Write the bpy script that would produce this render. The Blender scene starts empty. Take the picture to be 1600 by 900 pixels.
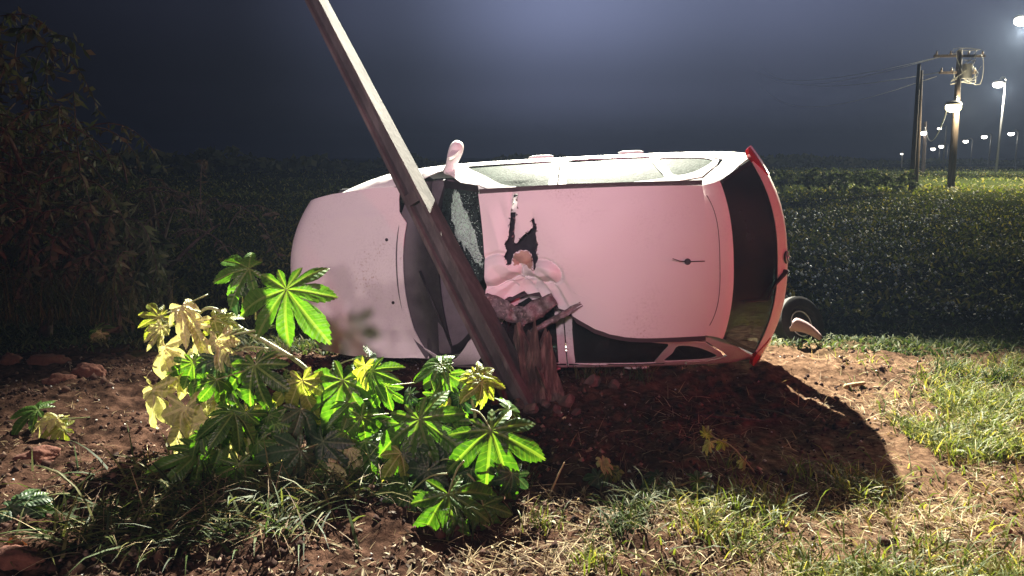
import bpy, bmesh, math, random
import numpy as np
from mathutils import Vector, Matrix, Euler, noise
from mathutils.geometry import tessellate_polygon
random.seed(7); rng = np.random.default_rng(11)
S = bpy.context.scene
R = math.radians
# ------------------------------------------------------------------ camera, world, lamps, exposure
CAM_H, PITCH, F = 1.7, R(9.8), 1186.0
cam = bpy.data.objects.new('camera', bpy.data.cameras.new('camera'))
S.collection.objects.link(cam); S.camera = cam
cam.location = (0, 0, CAM_H); cam.rotation_euler = (R(90) - PITCH, 0, 0)
cam.data.sensor_width = 36; cam.data.lens = 36 * F / 1600
cam.data.clip_start = .05; cam.data.clip_end = 3000
S.view_settings.view_transform = 'Standard'; S.view_settings.look = 'None'
S.view_settings.exposure = 0; S.view_settings.gamma = 1
S.cycles.use_denoising = True
S.cycles.max_bounces = 6; S.cycles.transparent_max_bounces = 12
S.cycles.sample_clamp_indirect = 4

def at(px, py, Y):
    """a point of the place seen at that spot of the photograph, Y metres ahead"""
    d = Vector((px - 800, F * math.cos(PITCH) + (450 - py) * math.sin(PITCH), -F * math.sin(PITCH) + (450 - py) * math.cos(PITCH)))
    return Vector((0, 0, CAM_H)) + d * (Y / d.y)

W = bpy.data.worlds.new('World'); S.world = W; W.use_nodes = True
nt = W.node_tree; nt.nodes.clear()
def nd(t, ty, **k):
    n = t.nodes.new(ty)
    for a, b in k.items(): setattr(n, a, b)
    return n
geo = nd(nt, 'ShaderNodeTexCoord')
sep = nd(nt, 'ShaderNodeSeparateXYZ'); nt.links.new(geo.outputs['Generated'], sep.inputs[0])
def wramp(src, lo, hi, stops):
    q = nd(nt, 'ShaderNodeMapRange'); q.inputs[1].default_value, q.inputs[2].default_value = lo, hi; nt.links.new(src, q.inputs[0])
    c_ = nd(nt, 'ShaderNodeValToRGB'); c_.color_ramp.interpolation = 'EASE'; e_ = c_.color_ramp.elements; g = lambda v: (v, v, v, 1)
    e_[0].position, e_[0].color = stops[0][0], g(stops[0][1]); e_[1].position, e_[1].color = stops[-1][0], g(stops[-1][1])
    for p_, v_ in stops[1:-1]: e_.new(p_).color = g(v_)
    nt.links.new(q.outputs[0], c_.inputs[0]); return c_.outputs[0]
# lamp-lit mist: brightest above the floodlight's side of the sky, dark to the left, dark low down
A_ = wramp(sep.outputs[0], -1, 1, [(0, .08), (.22, .04), (.33, .07), (.42, .27), (.53, 1.0), (.64, .60), (.76, .42), (1, .12)])
B_ = wramp(sep.outputs[2], -.05, 1, [(0, .07), (.06, .11), (.13, .40), (.23, 1.0), (.36, .75), (.6, .3), (1, .15)])
C_ = wramp(sep.outputs[1], -1, 1, [(0, .10), (.5, .25), (.8, .7), (1, 1)])
m1 = nd(nt, 'ShaderNodeMath', operation='MULTIPLY'); nt.links.new(A_, m1.inputs[0]); nt.links.new(B_, m1.inputs[1])
m2 = nd(nt, 'ShaderNodeMath', operation='MULTIPLY'); nt.links.new(m1.outputs[0], m2.inputs[0]); nt.links.new(C_, m2.inputs[1])
m3 = nd(nt, 'ShaderNodeMath', operation='ADD'); nt.links.new(m2.outputs[0], m3.inputs[0]); m3.inputs[1].default_value = .008
cr = nd(nt, 'ShaderNodeVectorMath', operation='SCALE'); cr.inputs[0].default_value = (.15, .17, .30); nt.links.new(m3.outputs[0], cr.inputs['Scale'])
nz = nd(nt, 'ShaderNodeTexNoise'); nz.inputs['Scale'].default_value = 2.2; nz.inputs['Detail'].default_value = 4
nt.links.new(geo.outputs['Generated'], nz.inputs['Vector'])
mr = nd(nt, 'ShaderNodeMapRange'); mr.inputs[3].default_value = .8; mr.inputs[4].default_value = 1.2
nt.links.new(nz.outputs[0], mr.inputs[0])
mm = nd(nt, 'ShaderNodeVectorMath', operation='SCALE'); nt.links.new(cr.outputs[0], mm.inputs[0]); nt.links.new(mr.outputs[0], mm.inputs['Scale'])
bg = nd(nt, 'ShaderNodeBackground'); nt.links.new(mm.outputs[0], bg.inputs[0]); bg.inputs[1].default_value = 1
wo = nd(nt, 'ShaderNodeOutputWorld'); nt.links.new(bg.outputs[0], wo.inputs[0])

def lamp(name, kind, loc, target, power, col, size=.3, cone=None, blend=.5):
    l = bpy.data.lights.new(name, kind); l.energy = power; l.color = col
    l.shadow_soft_size = size
    if kind == 'SPOT': l.spot_size = R(cone); l.spot_blend = blend
    o = bpy.data.objects.new(name, l); S.collection.objects.link(o); o.location = loc
    o.rotation_euler = (Vector(target) - Vector(loc)).to_track_quat('-Z', 'Y').to_euler()
    return o
lamp('street_floodlight', 'SPOT', (.9, 12.4, 8), (.8, 4.6, 0), 46000, (1, .96, .80), .07, 48, .85)      # lamp behind the car, above the frame
lamp('added_right_lamp', 'SPOT', (13, 9, 7.5), (4.2, 2.8, 0), 4000, (1, .88, .62), .12, 28, .9)             # added unseen lamp right of the frame, brightens the right foreground
lamp('rescue_truck_lamp', 'SPOT', (-.75, -5, 4.3), (-.9, 5.8, 1.7), 2300, (1, .62, .76), .24, 31, .9)   # work light of the truck behind the camera
lamp('rescue_truck_beacon', 'SPOT', (7.5, -1.6, 1.5), (.1, 5.6, 1.7), 1050, (1, .05, .12), .12, 40, .9)  # red beacon
lamp('left_fill_light', 'SPOT', (-2.5, -3.5, 2.6), (-1.7, 5.0, .6), 620, (1, .74, .76), .2, 42, .9)  # added fill from an unseen source, brightens plants and left ground

# ------------------------------------------------------------------ helpers
COL = S.collection
def tag(o, label=None, cat=None, group=None, kind=None):
    if label: o['label'] = label
    if cat: o['category'] = cat
    if group: o['group'] = group
    if kind: o['kind'] = kind
    return o
def empty(name, loc=(0, 0, 0), parent=None):
    o = bpy.data.objects.new(name, None); COL.objects.link(o); o.location = loc
    o.empty_display_size = .2
    if parent: o.parent = parent
    return o
def meshobj(name, me, mat=None, parent=None):
    o = bpy.data.objects.new(name, me); COL.objects.link(o)
    if mat and not me.materials: me.materials.append(mat)
    if parent: o.parent = parent
    return o
def frombm(name, bm, mat=None, parent=None, smooth=True):
    me = bpy.data.meshes.new(name); bm.to_mesh(me); bm.free()
    if smooth: me.polygons.foreach_set('use_smooth', [True] * len(me.polygons))
    return meshobj(name, me, mat, parent)
def frompy(name, v, f, mat=None, parent=None, smooth=False):
    me = bpy.data.meshes.new(name); me.from_pydata([tuple(a) for a in v], [], f); me.update()
    if smooth: me.polygons.foreach_set('use_smooth', [True] * len(me.polygons))
    return meshobj(name, me, mat, parent)
def edgesplit(o, a=35):
    m = o.modifiers.new('split', 'EDGE_SPLIT'); m.split_angle = R(a)
def ss(a, b, x):
    t = np.clip((x - a) / (b - a), 0, 1); return t * t * (3 - 2 * t)
def spl(x, xs, ys):
    """smooth (Catmull-Rom) interpolation through xs, ys"""
    n = len(xs)
    if x <= xs[0]: return ys[0]
    if x >= xs[-1]: return ys[-1]
    i = max(k for k in range(n - 1) if xs[k] <= x)
    h = xs[i + 1] - xs[i]; t = (x - xs[i]) / h
    m0 = (ys[i + 1] - ys[i - 1]) / (xs[i + 1] - xs[i - 1]) if i else (ys[1] - ys[0]) / h
    m1 = (ys[i + 2] - ys[i]) / (xs[i + 2] - xs[i]) if i + 2 < n else (ys[i + 1] - ys[i]) / h
    return (2*t**3 - 3*t*t + 1)*ys[i] + (t**3 - 2*t*t + t)*h*m0 + (-2*t**3 + 3*t*t)*ys[i + 1] + (t**3 - t*t)*h*m1
def curve_pts(pts, n=6, closed=False):
    """Catmull-Rom through points of any dimension"""
    P = [Vector(p) for p in pts]; out = []; m = len(P)
    for i in range(m if closed else m - 1):
        if closed: a, b, c, d = P[i - 1], P[i], P[(i + 1) % m], P[(i + 2) % m]
        else: a, b, c, d = P[max(i - 1, 0)], P[i], P[i + 1], P[min(i + 2, m - 1)]
        for k in range(n):
            t = k / n
            out.append(.5 * ((2 * b) + (c - a) * t + (2*a - 5*b + 4*c - d) * t*t + (3*b - a - 3*c + d) * t**3))
    if not closed: out.append(P[-1])
    return out
def tube(bm, pts, r0, r1=None, seg=6, cap=True):
    """tapered tube along points (list of Vector)"""
    r1 = r0 if r1 is None else r1; rings = []; n = len(pts); up = Vector((0, 0, 1))
    for i, p in enumerate(pts):
        t = (pts[min(i + 1, n - 1)] - pts[max(i - 1, 0)]).normalized()
        a = t.cross(up)
        if a.length < .05: a = t.cross(Vector((1, 0, 0)))
        a.normalize(); b = t.cross(a); r = r0 + (r1 - r0) * i / max(1, n - 1)
        rings.append([bm.verts.new(p + a * math.cos(q) * r + b * math.sin(q) * r) for q in [2*math.pi*k/seg for k in range(seg)]])
    for i in range(n - 1):
        for k in range(seg):
            bm.faces.new((rings[i][k], rings[i][(k + 1) % seg], rings[i + 1][(k + 1) % seg], rings[i + 1][k]))
    if cap:
        bm.faces.new(rings[0][::-1]); bm.faces.new(rings[-1])
def box(bm, c, s, rot=None, bev=0):
    r = bmesh.ops.create_cube(bm, size=1); M = Matrix.Translation(c) @ (rot.to_4x4() if rot else Matrix()) @ Matrix.Diagonal((*s, 1))
    bmesh.ops.transform(bm, matrix=M, verts=r['verts'])
    if bev:
        ed = list({e for v in r['verts'] for e in v.link_edges}); bmesh.ops.bevel(bm, geom=ed, offset=bev, segments=2, affect='EDGES', profile=.6)

# numpy value noise, for the ground and everything set on it
_perm = rng.random((256, 256))
def vn(x, y):
    x = np.asarray(x, float); y = np.asarray(y, float)
    xi = np.floor(x).astype(int); yi = np.floor(y).astype(int); fx = x - xi; fy = y - yi
    fx = fx*fx*(3 - 2*fx); fy = fy*fy*(3 - 2*fy); g = lambda a, b: _perm[a & 255, b & 255]
    return (g(xi, yi)*(1-fx) + g(xi+1, yi)*fx)*(1-fy) + (g(xi, yi+1)*(1-fx) + g(xi+1, yi+1)*fx)*fy - .5
def fbm(x, y, s, o=4, seed=0):
    a = 1.; t = 0
    for k in range(o):
        t = t + a * vn(x*s + 17.3*k + seed*7.7, y*s - 9.1*k + seed*3.1); a *= .5; s *= 2.03
    return t

# ------------------------------------------------------------------ materials
def mat(name, base=(.5, .5, .5), rough=.6, **k):
    m = bpy.data.materials.new(name); m.use_nodes = True
    b = m.node_tree.nodes['Principled BSDF']
    b.inputs['Base Color'].default_value = (*base, 1); b.inputs['Roughness'].default_value = rough
    for a, v in k.items(): b.inputs[a.replace('_', ' ')].default_value = v
    return m
def P(m): return m.node_tree.nodes['Principled BSDF']
def ramp(t, src, stops, interp='LINEAR'):
    r = nd(t, 'ShaderNodeValToRGB'); r.color_ramp.interpolation = interp; e = r.color_ramp.elements
    e[0].position, e[0].color = stops[0][0], (*stops[0][1], 1); e[1].position, e[1].color = stops[-1][0], (*stops[-1][1], 1)
    for p, c in stops[1:-1]: e.new(p).color = (*c, 1)
    t.links.new(src, r.inputs[0]); return r
def noisy(m, stops, scale=5, detail=6, bump=.2, bdist=.01, bscale=None, coord='Object', rough=None, stretch=None):
    t = m.node_tree; tc = nd(t, 'ShaderNodeTexCoord'); src = tc.outputs[coord]
    if stretch:
        mp = nd(t, 'ShaderNodeMapping'); mp.inputs['Scale'].default_value = stretch; t.links.new(src, mp.inputs[0]); src = mp.outputs[0]
    n = nd(t, 'ShaderNodeTexNoise'); n.inputs['Scale'].default_value = scale; n.inputs['Detail'].default_value = detail; n.inputs['Roughness'].default_value = .65
    t.links.new(src, n.inputs['Vector'])
    r = ramp(t, n.outputs[0], stops); t.links.new(r.outputs[0], P(m).inputs['Base Color'])
    if bump:
        n2 = nd(t, 'ShaderNodeTexNoise'); n2.inputs['Scale'].default_value = bscale or scale * 6; n2.inputs['Detail'].default_value = 8
        t.links.new(src, n2.inputs['Vector'])
        bp = nd(t, 'ShaderNodeBump'); bp.inputs['Strength'].default_value = bump; bp.inputs['Distance'].default_value = bdist
        t.links.new(n2.outputs[0], bp.inputs['Height']); t.links.new(bp.outputs[0], P(m).inputs['Normal'])
    if rough:
        rr = nd(t, 'ShaderNodeMapRange'); rr.inputs[3].default_value, rr.inputs[4].default_value = rough
        t.links.new(n.outputs[0], rr.inputs[0]); t.links.new(rr.outputs[0], P(m).inputs['Roughness'])
    return m
def island(m, stops, extra=None):
    t = m.node_tree; P(m).inputs['Specular IOR Level'].default_value = .22; g = nd(t, 'ShaderNodeNewGeometry')
    r = ramp(t, g.outputs['Random Per Island'], stops); t.links.new(r.outputs[0], P(m).inputs['Base Color']); return m
def translucent(m, amount=.35, tint=(.6, 1, .2)):
    """thin leaf: part of the light passes through"""
    t = m.node_tree; b = P(m); out = [n for n in t.nodes if n.type == 'OUTPUT_MATERIAL'][0]
    tr = nd(t, 'ShaderNodeBsdfTranslucent'); mx = nd(t, 'ShaderNodeMixShader'); mx.inputs[0].default_value = amount
    if b.inputs['Base Color'].links:
        mu = nd(t, 'ShaderNodeMix', data_type='RGBA', blend_type='MULTIPLY'); mu.inputs[0].default_value = 1
        sc = nd(t, 'ShaderNodeVectorMath', operation='SCALE'); sc.inputs['Scale'].default_value = 1.9
        t.links.new(b.inputs['Base Color'].links[0].from_socket, mu.inputs[6]); mu.inputs[7].default_value = (*tint, 1)
        t.links.new(mu.outputs[2], sc.inputs[0]); t.links.new(sc.outputs[0], tr.inputs[0])
    else: tr.inputs[0].default_value = (*tint, 1)
    t.links.new(b.outputs[0], mx.inputs[1]); t.links.new(tr.outputs[0], mx.inputs[2]); t.links.new(mx.outputs[0], out.inputs[0]); return m

def paint_mat(name, base):
    m = mat(name, base, .55, Specular_IOR_Level=.35, Coat_Weight=.12, Coat_Roughness=.3)
    t = m.node_tree; tc = nd(t, 'ShaderNodeTexCoord')
    n = nd(t, 'ShaderNodeTexNoise'); n.inputs['Scale'].default_value = 60; n.inputs['Detail'].default_value = 4
    n2 = nd(t, 'ShaderNodeTexNoise'); n2.inputs['Scale'].default_value = 2.1; n2.inputs['Detail'].default_value = 5
    for q in (n, n2): t.links.new(tc.outputs['Object'], q.inputs['Vector'])
    a = nd(t, 'ShaderNodeMath', operation='MULTIPLY'); t.links.new(n.outputs[0], a.inputs[0]); t.links.new(n2.outputs[0], a.inputs[1])
    r = ramp(t, a.outputs[0], [(.24, base), (.38, tuple(c*.92 for c in base)), (.50, (base[0]*.55, base[1]*.42, base[2]*.34))])
    t.links.new(r.outputs[0], P(m).inputs['Base Color'])
    rr = nd(t, 'ShaderNodeMapRange'); rr.inputs[3].default_value, rr.inputs[4].default_value = .48, .65
    t.links.new(n2.outputs[0], rr.inputs[0]); t.links.new(rr.outputs[0], P(m).inputs['Roughness'])
    return m
M = {}
M['paint'] = paint_mat('white_car_paint', (.80, .79, .78))
M['bare'] = noisy(mat('scraped_metal', rough=.45, Metallic=.3), [(.35, (.26, .22, .22)), (.55, (.10, .08, .08)), (.72, (.5, .42, .40))], 22, bump=.5)
M['primer'] = noisy(mat('tan_primer_metal', rough=.5), [(.35, (.50, .36, .27)), (.65, (.30, .20, .16))], 9)
M['black'] = noisy(mat('black_plastic', rough=.5), [(.3, (.012, .012, .015)), (.7, (.03, .03, .034))], 14, bump=.1)
M['rubber'] = noisy(mat('tyre_rubber', rough=.75), [(.3, (.014, .014, .015)), (.7, (.035, .032, .03))], 20)
M['inner'] = noisy(mat('dark_interior_fabric', rough=.9), [(.3, (.012, .012, .016)), (.7, (.03, .03, .036))], 30)
M['dash'] = noisy(mat('grey_dashboard_plastic', rough=.55), [(.3, (.07, .065, .075)), (.7, (.11, .10, .115))], 12)
M['red'] = mat('red_lamp_plastic', (.5, .012, .015), .15, Coat_Weight=1)
M['chrome'] = mat('chrome_trim', (.75, .75, .78), .15, Metallic=1)
M['silver'] = mat('silver_wheel_paint', (.5, .5, .52), .35, Metallic=.6)
M['mirror'] = mat('mirror_glass', (.9, .92, .9), .12, Metallic=.85)
M['scratch'] = mat('bare_scratch', (.85, .83, .82), .5)
M['seam'] = mat('dark_seam_sealer', (.05, .035, .04), .8)
def glass_dark():
    m = bpy.data.materials.new('tinted_window_glass'); m.use_nodes = True; t = m.node_tree; t.nodes.clear()
    o = nd(t, 'ShaderNodeOutputMaterial'); tr = nd(t, 'ShaderNodeBsdfTransparent'); tr.inputs[0].default_value = (.14, .19, .18, 1)
    gl = nd(t, 'ShaderNodeBsdfGlossy'); gl.inputs['Roughness'].default_value = .05
    df = nd(t, 'ShaderNodeBsdfDiffuse'); tc = nd(t, 'ShaderNodeTexCoord'); n = nd(t, 'ShaderNodeTexNoise'); n.inputs['Scale'].default_value = 3; n.inputs['Detail'].default_value = 7
    t.links.new(tc.outputs['Object'], n.inputs['Vector'])
    df.inputs[0].default_value = (.075, .095, .09, 1)
    r = nd(t, 'ShaderNodeMapRange'); r.inputs[1].default_value, r.inputs[2].default_value, r.inputs[3].default_value, r.inputs[4].default_value = .3, .7, .12, .55
    t.links.new(n.outputs[0], r.inputs[0])
    m1 = nd(t, 'ShaderNodeMixShader'); t.links.new(r.outputs[0], m1.inputs[0]); t.links.new(tr.outputs[0], m1.inputs[1]); t.links.new(df.outputs[0], m1.inputs[2])
    fr = nd(t, 'ShaderNodeFresnel'); fr.inputs[0].default_value = 1.5
    m2 = nd(t, 'ShaderNodeMixShader'); t.links.new(fr.outputs[0], m2.inputs[0]); t.links.new(m1.outputs[0], m2.inputs[1]); t.links.new(gl.outputs[0], m2.inputs[2])
    t.links.new(m2.outputs[0], o.inputs[0]); return m
M['glass'] = glass_dark()
def glass_crazed(name, dark, light, scale, lo, hi, alpha_clear):
    """laminated or tempered glass broken into crumbs: each crumb its own shade, white cracks between"""
    m = mat(name, rough=.5, Specular_IOR_Level=.03); t = m.node_tree; tc = nd(t, 'ShaderNodeTexCoord')
    v = nd(t, 'ShaderNodeTexVoronoi'); v.inputs['Scale'].default_value = scale; t.links.new(tc.outputs['Object'], v.inputs['Vector'])
    e = nd(t, 'ShaderNodeTexVoronoi', feature='DISTANCE_TO_EDGE'); e.inputs['Scale'].default_value = scale; t.links.new(tc.outputs['Object'], e.inputs['Vector'])
    n = nd(t, 'ShaderNodeTexNoise'); n.inputs['Scale'].default_value = 5; n.inputs['Detail'].default_value = 5; t.links.new(tc.outputs['Object'], n.inputs['Vector'])
    s = nd(t, 'ShaderNodeSeparateColor'); t.links.new(v.outputs['Color'], s.inputs[0])
    a = nd(t, 'ShaderNodeMath', operation='MULTIPLY_ADD'); a.inputs[1].default_value = .45; t.links.new(s.outputs[0], a.inputs[0]); t.links.new(n.outputs[0], a.inputs[2])
    r = ramp(t, a.outputs[0], [(lo, dark), ((lo+hi)/2, tuple((x+y)/2 for x, y in zip(dark, light))), (hi, light)])
    c = nd(t, 'ShaderNodeMath', operation='LESS_THAN'); c.inputs[1].default_value = .06; t.links.new(e.outputs[0], c.inputs[0])
    mx = nd(t, 'ShaderNodeMix', data_type='RGBA'); t.links.new(c.outputs[0], mx.inputs[0]); t.links.new(r.outputs[0], mx.inputs[6]); mx.inputs[7].default_value = (*[min(1, q*1.3) for q in light], 1)
    t.links.new(mx.outputs[2], P(m).inputs['Base Color'])
    bp = nd(t, 'ShaderNodeBump'); bp.inputs['Strength'].default_value = .9; bp.inputs['Distance'].default_value = .004
    t.links.new(a.outputs[0], bp.inputs['Height']); t.links.new(bp.outputs[0], P(m).inputs['Normal'])
    P(m).inputs['Alpha'].default_value = alpha_clear
    return m
M['crumbs'] = glass_crazed('crazed_side_glass', (.004, .009, .007), (.034, .055, .042), 75, .45, 1.05, 1)
M['shield'] = glass_crazed('shattered_windscreen', (.012, .018, .02), (.05, .08, .07), 60, .5, 1.0, .93)
M['sparkle'] = glass_crazed('crushed_glass_painted_glitter', (.03, .10, .08), (.60, .95, .72), 90, .40, .95, 1)  # glitter of light on the crumbs painted into their pale green colour
M['concrete'] = noisy(mat('weathered_concrete', rough=.9), [(.25, (.025, .023, .022)), (.5, (.07, .066, .06)), (.75, (.16, .15, .135))], 5, bump=.8, bdist=.006, bscale=45, coord='Object', stretch=(1, 1, .25))
M['wood'] = noisy(mat('splintered_wood', rough=.9), [(.3, (.02, .013, .011)), (.5, (.07, .046, .038)), (.7, (.22, .16, .13))], 9, bump=.8, bscale=60, stretch=(3, 3, .5))
M['clod'] = noisy(mat('red_earth_clod', rough=.95), [(.3, (.09, .032, .022)), (.6, (.17, .065, .042)), (.8, (.24, .11, .07))], 12, bump=1, bdist=.012, bscale=40)
M['rubble'] = noisy(mat('broken_block', rough=.95), [(.3, (.06, .035, .03)), (.6, (.13, .085, .07)), (.8, (.24, .17, .14))], 14, bump=1, bdist=.008, bscale=50)

# ------------------------------------------------------------------ ground
def height(x, y):
    x = np.asarray(x, float); y = np.asarray(y, float)
    near = 1 - ss(9, 16, y)
    h = .06 * fbm(x, y, 1.1, 4) * near + .02 * fbm(x, y, 5, 3, 2) * near
    churn = near * (1 - .65 * ss(.6, 1.8, x) * (1 - ss(3.9, 5, y)))                     # torn up soil, calmer in the grass on the right
    h = h + churn * (.050 * np.abs(fbm(x, y, 7, 3, 3)) + .020 * fbm(x, y, 22, 2, 4))
    h = h + .13 * np.exp(-((x + 1.9)/1.2)**2 - ((y - 5.6)/.38)**2) + .10 * np.exp(-((x + 3.3)/.7)**2 - ((y - 5.0)/.3)**2)
    h = h - .10 * np.exp(-((x + 2.4)/.55)**2 - ((y - 5.05)/.22)**2)
    h = h + .10 * np.exp(-((x - 1.2)/.9)**2 - ((y - 6.1)/.6)**2)                          # pushed up against the tail
    h = h + .07 * np.exp(-((x - 2.7)/.9)**2 - ((y - 5.75)/.22)**2)
    h = h + .10 * np.exp(-((x - .1)/.55)**2 - ((y - 5.2)/.35)**2)
    h = h - .07 * np.exp(-((x + .9)/.8)**2 - ((y - 4.9)/.35)**2)
    h = h + .06 * np.exp(-((x + .6)/.5)**2 - ((y - 3.35)/.25)**2) - .05 * np.exp(-((x + 1.5)/.5)**2 - ((y - 3.5)/.2)**2)
    h = h - .38 * ss(6.7, 8.2, y) * (1 - ss(9, 13, y))                                    # ditch behind
    h = h + .25 * ss(12, 40, y) * fbm(x, y, .12, 3, 5) * (1 - ss(80, 200, y))
    h = h + .5 * ss(14, 40, y) * ss(8, 22, x) * (1 - ss(60, 150, y))
    return h
def hz(x, y): return float(height(x, y))
def axis(fine0, fine1, step, far, grow=1.09):
    a = list(np.arange(fine0, fine1, step)); s = step; x = a[-1]
    while x < far: s *= grow; x += s; a.append(x)
    return a
xs = axis(0, 3.4, .02, 900); xs = sorted(set([-v for v in xs[1:]] + xs))
ys = axis(2.2, 7.2, .02, 900); s = .02; y0 = 2.2; lo = []
while y0 > -60: s *= 1.25; y0 -= s; lo.append(y0)
ys = sorted(lo + ys)
xs = np.array(xs); ys = np.array(ys); GX, GY = np.meshgrid(xs, ys); GZ = height(GX, GY)
nx, ny = len(xs), len(ys)
def fast_mesh(name, V, Fq, mat=None, parent=None, smooth=False, tri=False):
    me = bpy.data.meshes.new(name); k = 3 if tri else 4
    me.vertices.add(len(V)); me.vertices.foreach_set('co', np.asarray(V, np.float32).ravel())
    me.loops.add(len(Fq) * k); me.loops.foreach_set('vertex_index', np.asarray(Fq, np.int32).ravel())
    me.polygons.add(len(Fq)); me.polygons.foreach_set('loop_start', np.arange(len(Fq), dtype=np.int32) * k)
    if smooth: me.polygons.foreach_set('use_smooth', np.ones(len(Fq), bool))
    me.update(calc_edges=True); return meshobj(name, me, mat, parent)
idx = np.arange(nx * ny).reshape(ny, nx)
Q = np.stack([idx[:-1, :-1], idx[:-1, 1:], idx[1:, 1:], idx[1:, :-1]], -1).reshape(-1, 4)
def soil_mat():
    m = mat('soil_and_grass_ground', rough=1, Specular_IOR_Level=.0); t = m.node_tree; tc = nd(t, 'ShaderNodeTexCoord'); L = t.links.new
    def nz(s, d=6, r=.65):
        n = nd(t, 'ShaderNodeTexNoise'); n.inputs['Scale'].default_value = s; n.inputs['Detail'].default_value = d; n.inputs['Roughness'].default_value = r
        L(tc.outputs['Object'], n.inputs['Vector']); return n.outputs[0]
    red = ramp(t, nz(9), [(.32, (.010, .006, .005)), (.47, (.045, .025, .018)), (.60, (.095, .052, .037)), (.76, (.17, .10, .07))])
    tan = ramp(t, nz(14), [(.30, (.030, .018, .012)), (.5, (.115, .068, .044)), (.70, (.24, .15, .095))])
    grn = ramp(t, nz(6), [(.3, (.014, .020, .008)), (.5, (.035, .048, .014)), (.7, (.06, .045, .02))])
    sp = nd(t, 'ShaderNodeSeparateXYZ'); L(tc.outputs['Object'], sp.inputs[0])
    def mr(s, a, b):
        q = nd(t, 'ShaderNodeMapRange', interpolation_type='SMOOTHSTEP'); q.inputs[1].default_value, q.inputs[2].default_value = a, b; L(s, q.inputs[0]); return q.outputs[0]
    def add(a, b, k):
        q = nd(t, 'ShaderNodeMath', operation='MULTIPLY_ADD'); L(a, q.inputs[0]); q.inputs[1].default_value = k; L(b, q.inputs[2]); return q.outputs[0]
    n1 = nz(1.3, 5)
    mt = nd(t, 'ShaderNodeMix', data_type='RGBA'); L(mr(add(n1, sp.outputs[0], 2.2), 1.2, 2.6), mt.inputs[0]); L(red.outputs[0], mt.inputs[6]); L(tan.outputs[0], mt.inputs[7])
    mg = nd(t, 'ShaderNodeMix', data_type='RGBA'); L(mr(add(n1, sp.outputs[1], 1.5), 6.9, 7.9), mg.inputs[0]); L(mt.outputs[2], mg.inputs[6]); L(grn.outputs[0], mg.inputs[7])
    L(mg.outputs[2], P(m).inputs['Base Color'])
    bp = nd(t, 'ShaderNodeBump'); bp.inputs['Strength'].default_value = .9; bp.inputs['Distance'].default_value = .02; L(nz(38, 9, .7), bp.inputs['Height']); L(bp.outputs[0], P(m).inputs['Normal'])
    rr = nd(t, 'ShaderNodeMapRange'); rr.inputs[3].default_value, rr.inputs[4].default_value = .9, 1; L(nz(5), rr.inputs[0]); L(rr.outputs[0], P(m).inputs['Roughness'])
    return m
ground = fast_mesh('ground', np.stack([GX, GY, GZ], -1).reshape(-1, 3), Q, soil_mat(), smooth=True)
tag(ground, kind='structure')

# ------------------------------------------------------------------ the overturned car (own frame: x to the rear, y to its right, z up)
CO = Vector((2, 0, .7))
car = empty('overturned_car', (.1376, 5.8547, .8793))
Bm = Matrix(((1, 0, 0), (0, 0, -1), (0, 1, 0)))
car.rotation_euler = (Euler((-.10509, -.05402, -.14968)).to_matrix() @ Bm).to_euler()
tag(car, 'white hatchback lying on its side with a crushed roof and torn roof panel', 'car')

WX = [0, .1, .25, .45, .6, .8, 1.0, 1.5, 2.5, 3.2, 3.5, 3.68, 3.8]; WY = [.48, .51, .555, .625, .675, .73, .765, .795, .80, .79, .775, .745, .70]
HX = [-.05, .05, .12, .25, .6, 1.0, 1.25, 1.5]; HZ = [.58, .62, .65, .70, .80, .885, .93, .96]
Wb = lambda x: spl(x, WX, WY)
Hd = lambda x: spl(x, HX, HZ)
def drop(x): return .035 * max(0, (2.25 - x) / .5) ** 2 + .03 * max(0, (x - 2.9) / .55) ** 2
def sstep(a, b, x):
    t = min(1, max(0, (x - a) / (b - a))); return t*t*(3 - 2*t)
def deform(p):
    """the pole's blow: left rail and roof corner pushed in, roof sheet buckled"""
    x, y, z = p
    k = sstep(.9, 1.32, z); dx = dy = dz = 0
    a = math.exp(-((x - 2.04) / .40) ** 2); s = sstep(.12, -.58, y)
    dy += .34 * a * k * s; dz -= .13 * a * k * s
    if z > 1.2:
        c = math.exp(-((x - 2.04) / .17) ** 2) * sstep(.45, .05, y)
        dz -= .035 * c
        q = sstep(.5, .3, y)
        dz -= .016 * math.exp(-abs(x - 1.975 - .05 * (y - .25)) / .022) * sstep(-.15, .1, y) + .012 * math.exp(-abs(x - 2.125) / .016) * sstep(.42, .2, y)
        for cx, cy, r, h in ((1.87, -.10, .15, .040), (2.17, -.13, .125, .050)):
            d = math.hypot(x - cx, (y - cy) * .85); dz += h * (sstep(r * 1.15, r * .45, d)) - .020 * math.exp(-((d - r * 1.12) / .012) ** 2) * sstep(-.6, .6, (x - 2.02) * (1 if cx > 2 else -1) / r + .2)
        # sharp folds running out from the blow, and cross buckles between them
        tri = lambda v: abs((v % 1) * 2 - 1)
        ox, oy = x - 2.03, y + .34; rr = math.hypot(ox, oy); th = math.atan2(oy, ox) + .12 * noise.noise(Vector((x * 5, y * 5, 3)))
        w = math.exp(-((x - 2.0) / .24) ** 2) * sstep(.30, -.15, y)
        dz += w * (.020 * (tri(th * 1.1 + .15) - .5) * min(1, rr / .2) + .010 * (tri(rr * 4.3 + .3 * math.sin(th * 2) + .2) - .5))
        dz += .010 * (tri(x * 5.2 + y * 1.4) - .5) * 1.6 * math.exp(-((x - 1.9) / .13) ** 2) * sstep(.5, .38, y) + .006 * noise.noise(Vector((x * 3.1, y * 3.1, 8))) * sstep(.5, .4, abs(y))
        if y < .1:
            f = (tri(x * 9 + y * 4) - .5) * a * s; dx += .03 * f; dy += .03 * f
    return Vector((x + dx, y + dy, z + dz))
def fin(p): return deform(p) - CO
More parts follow.
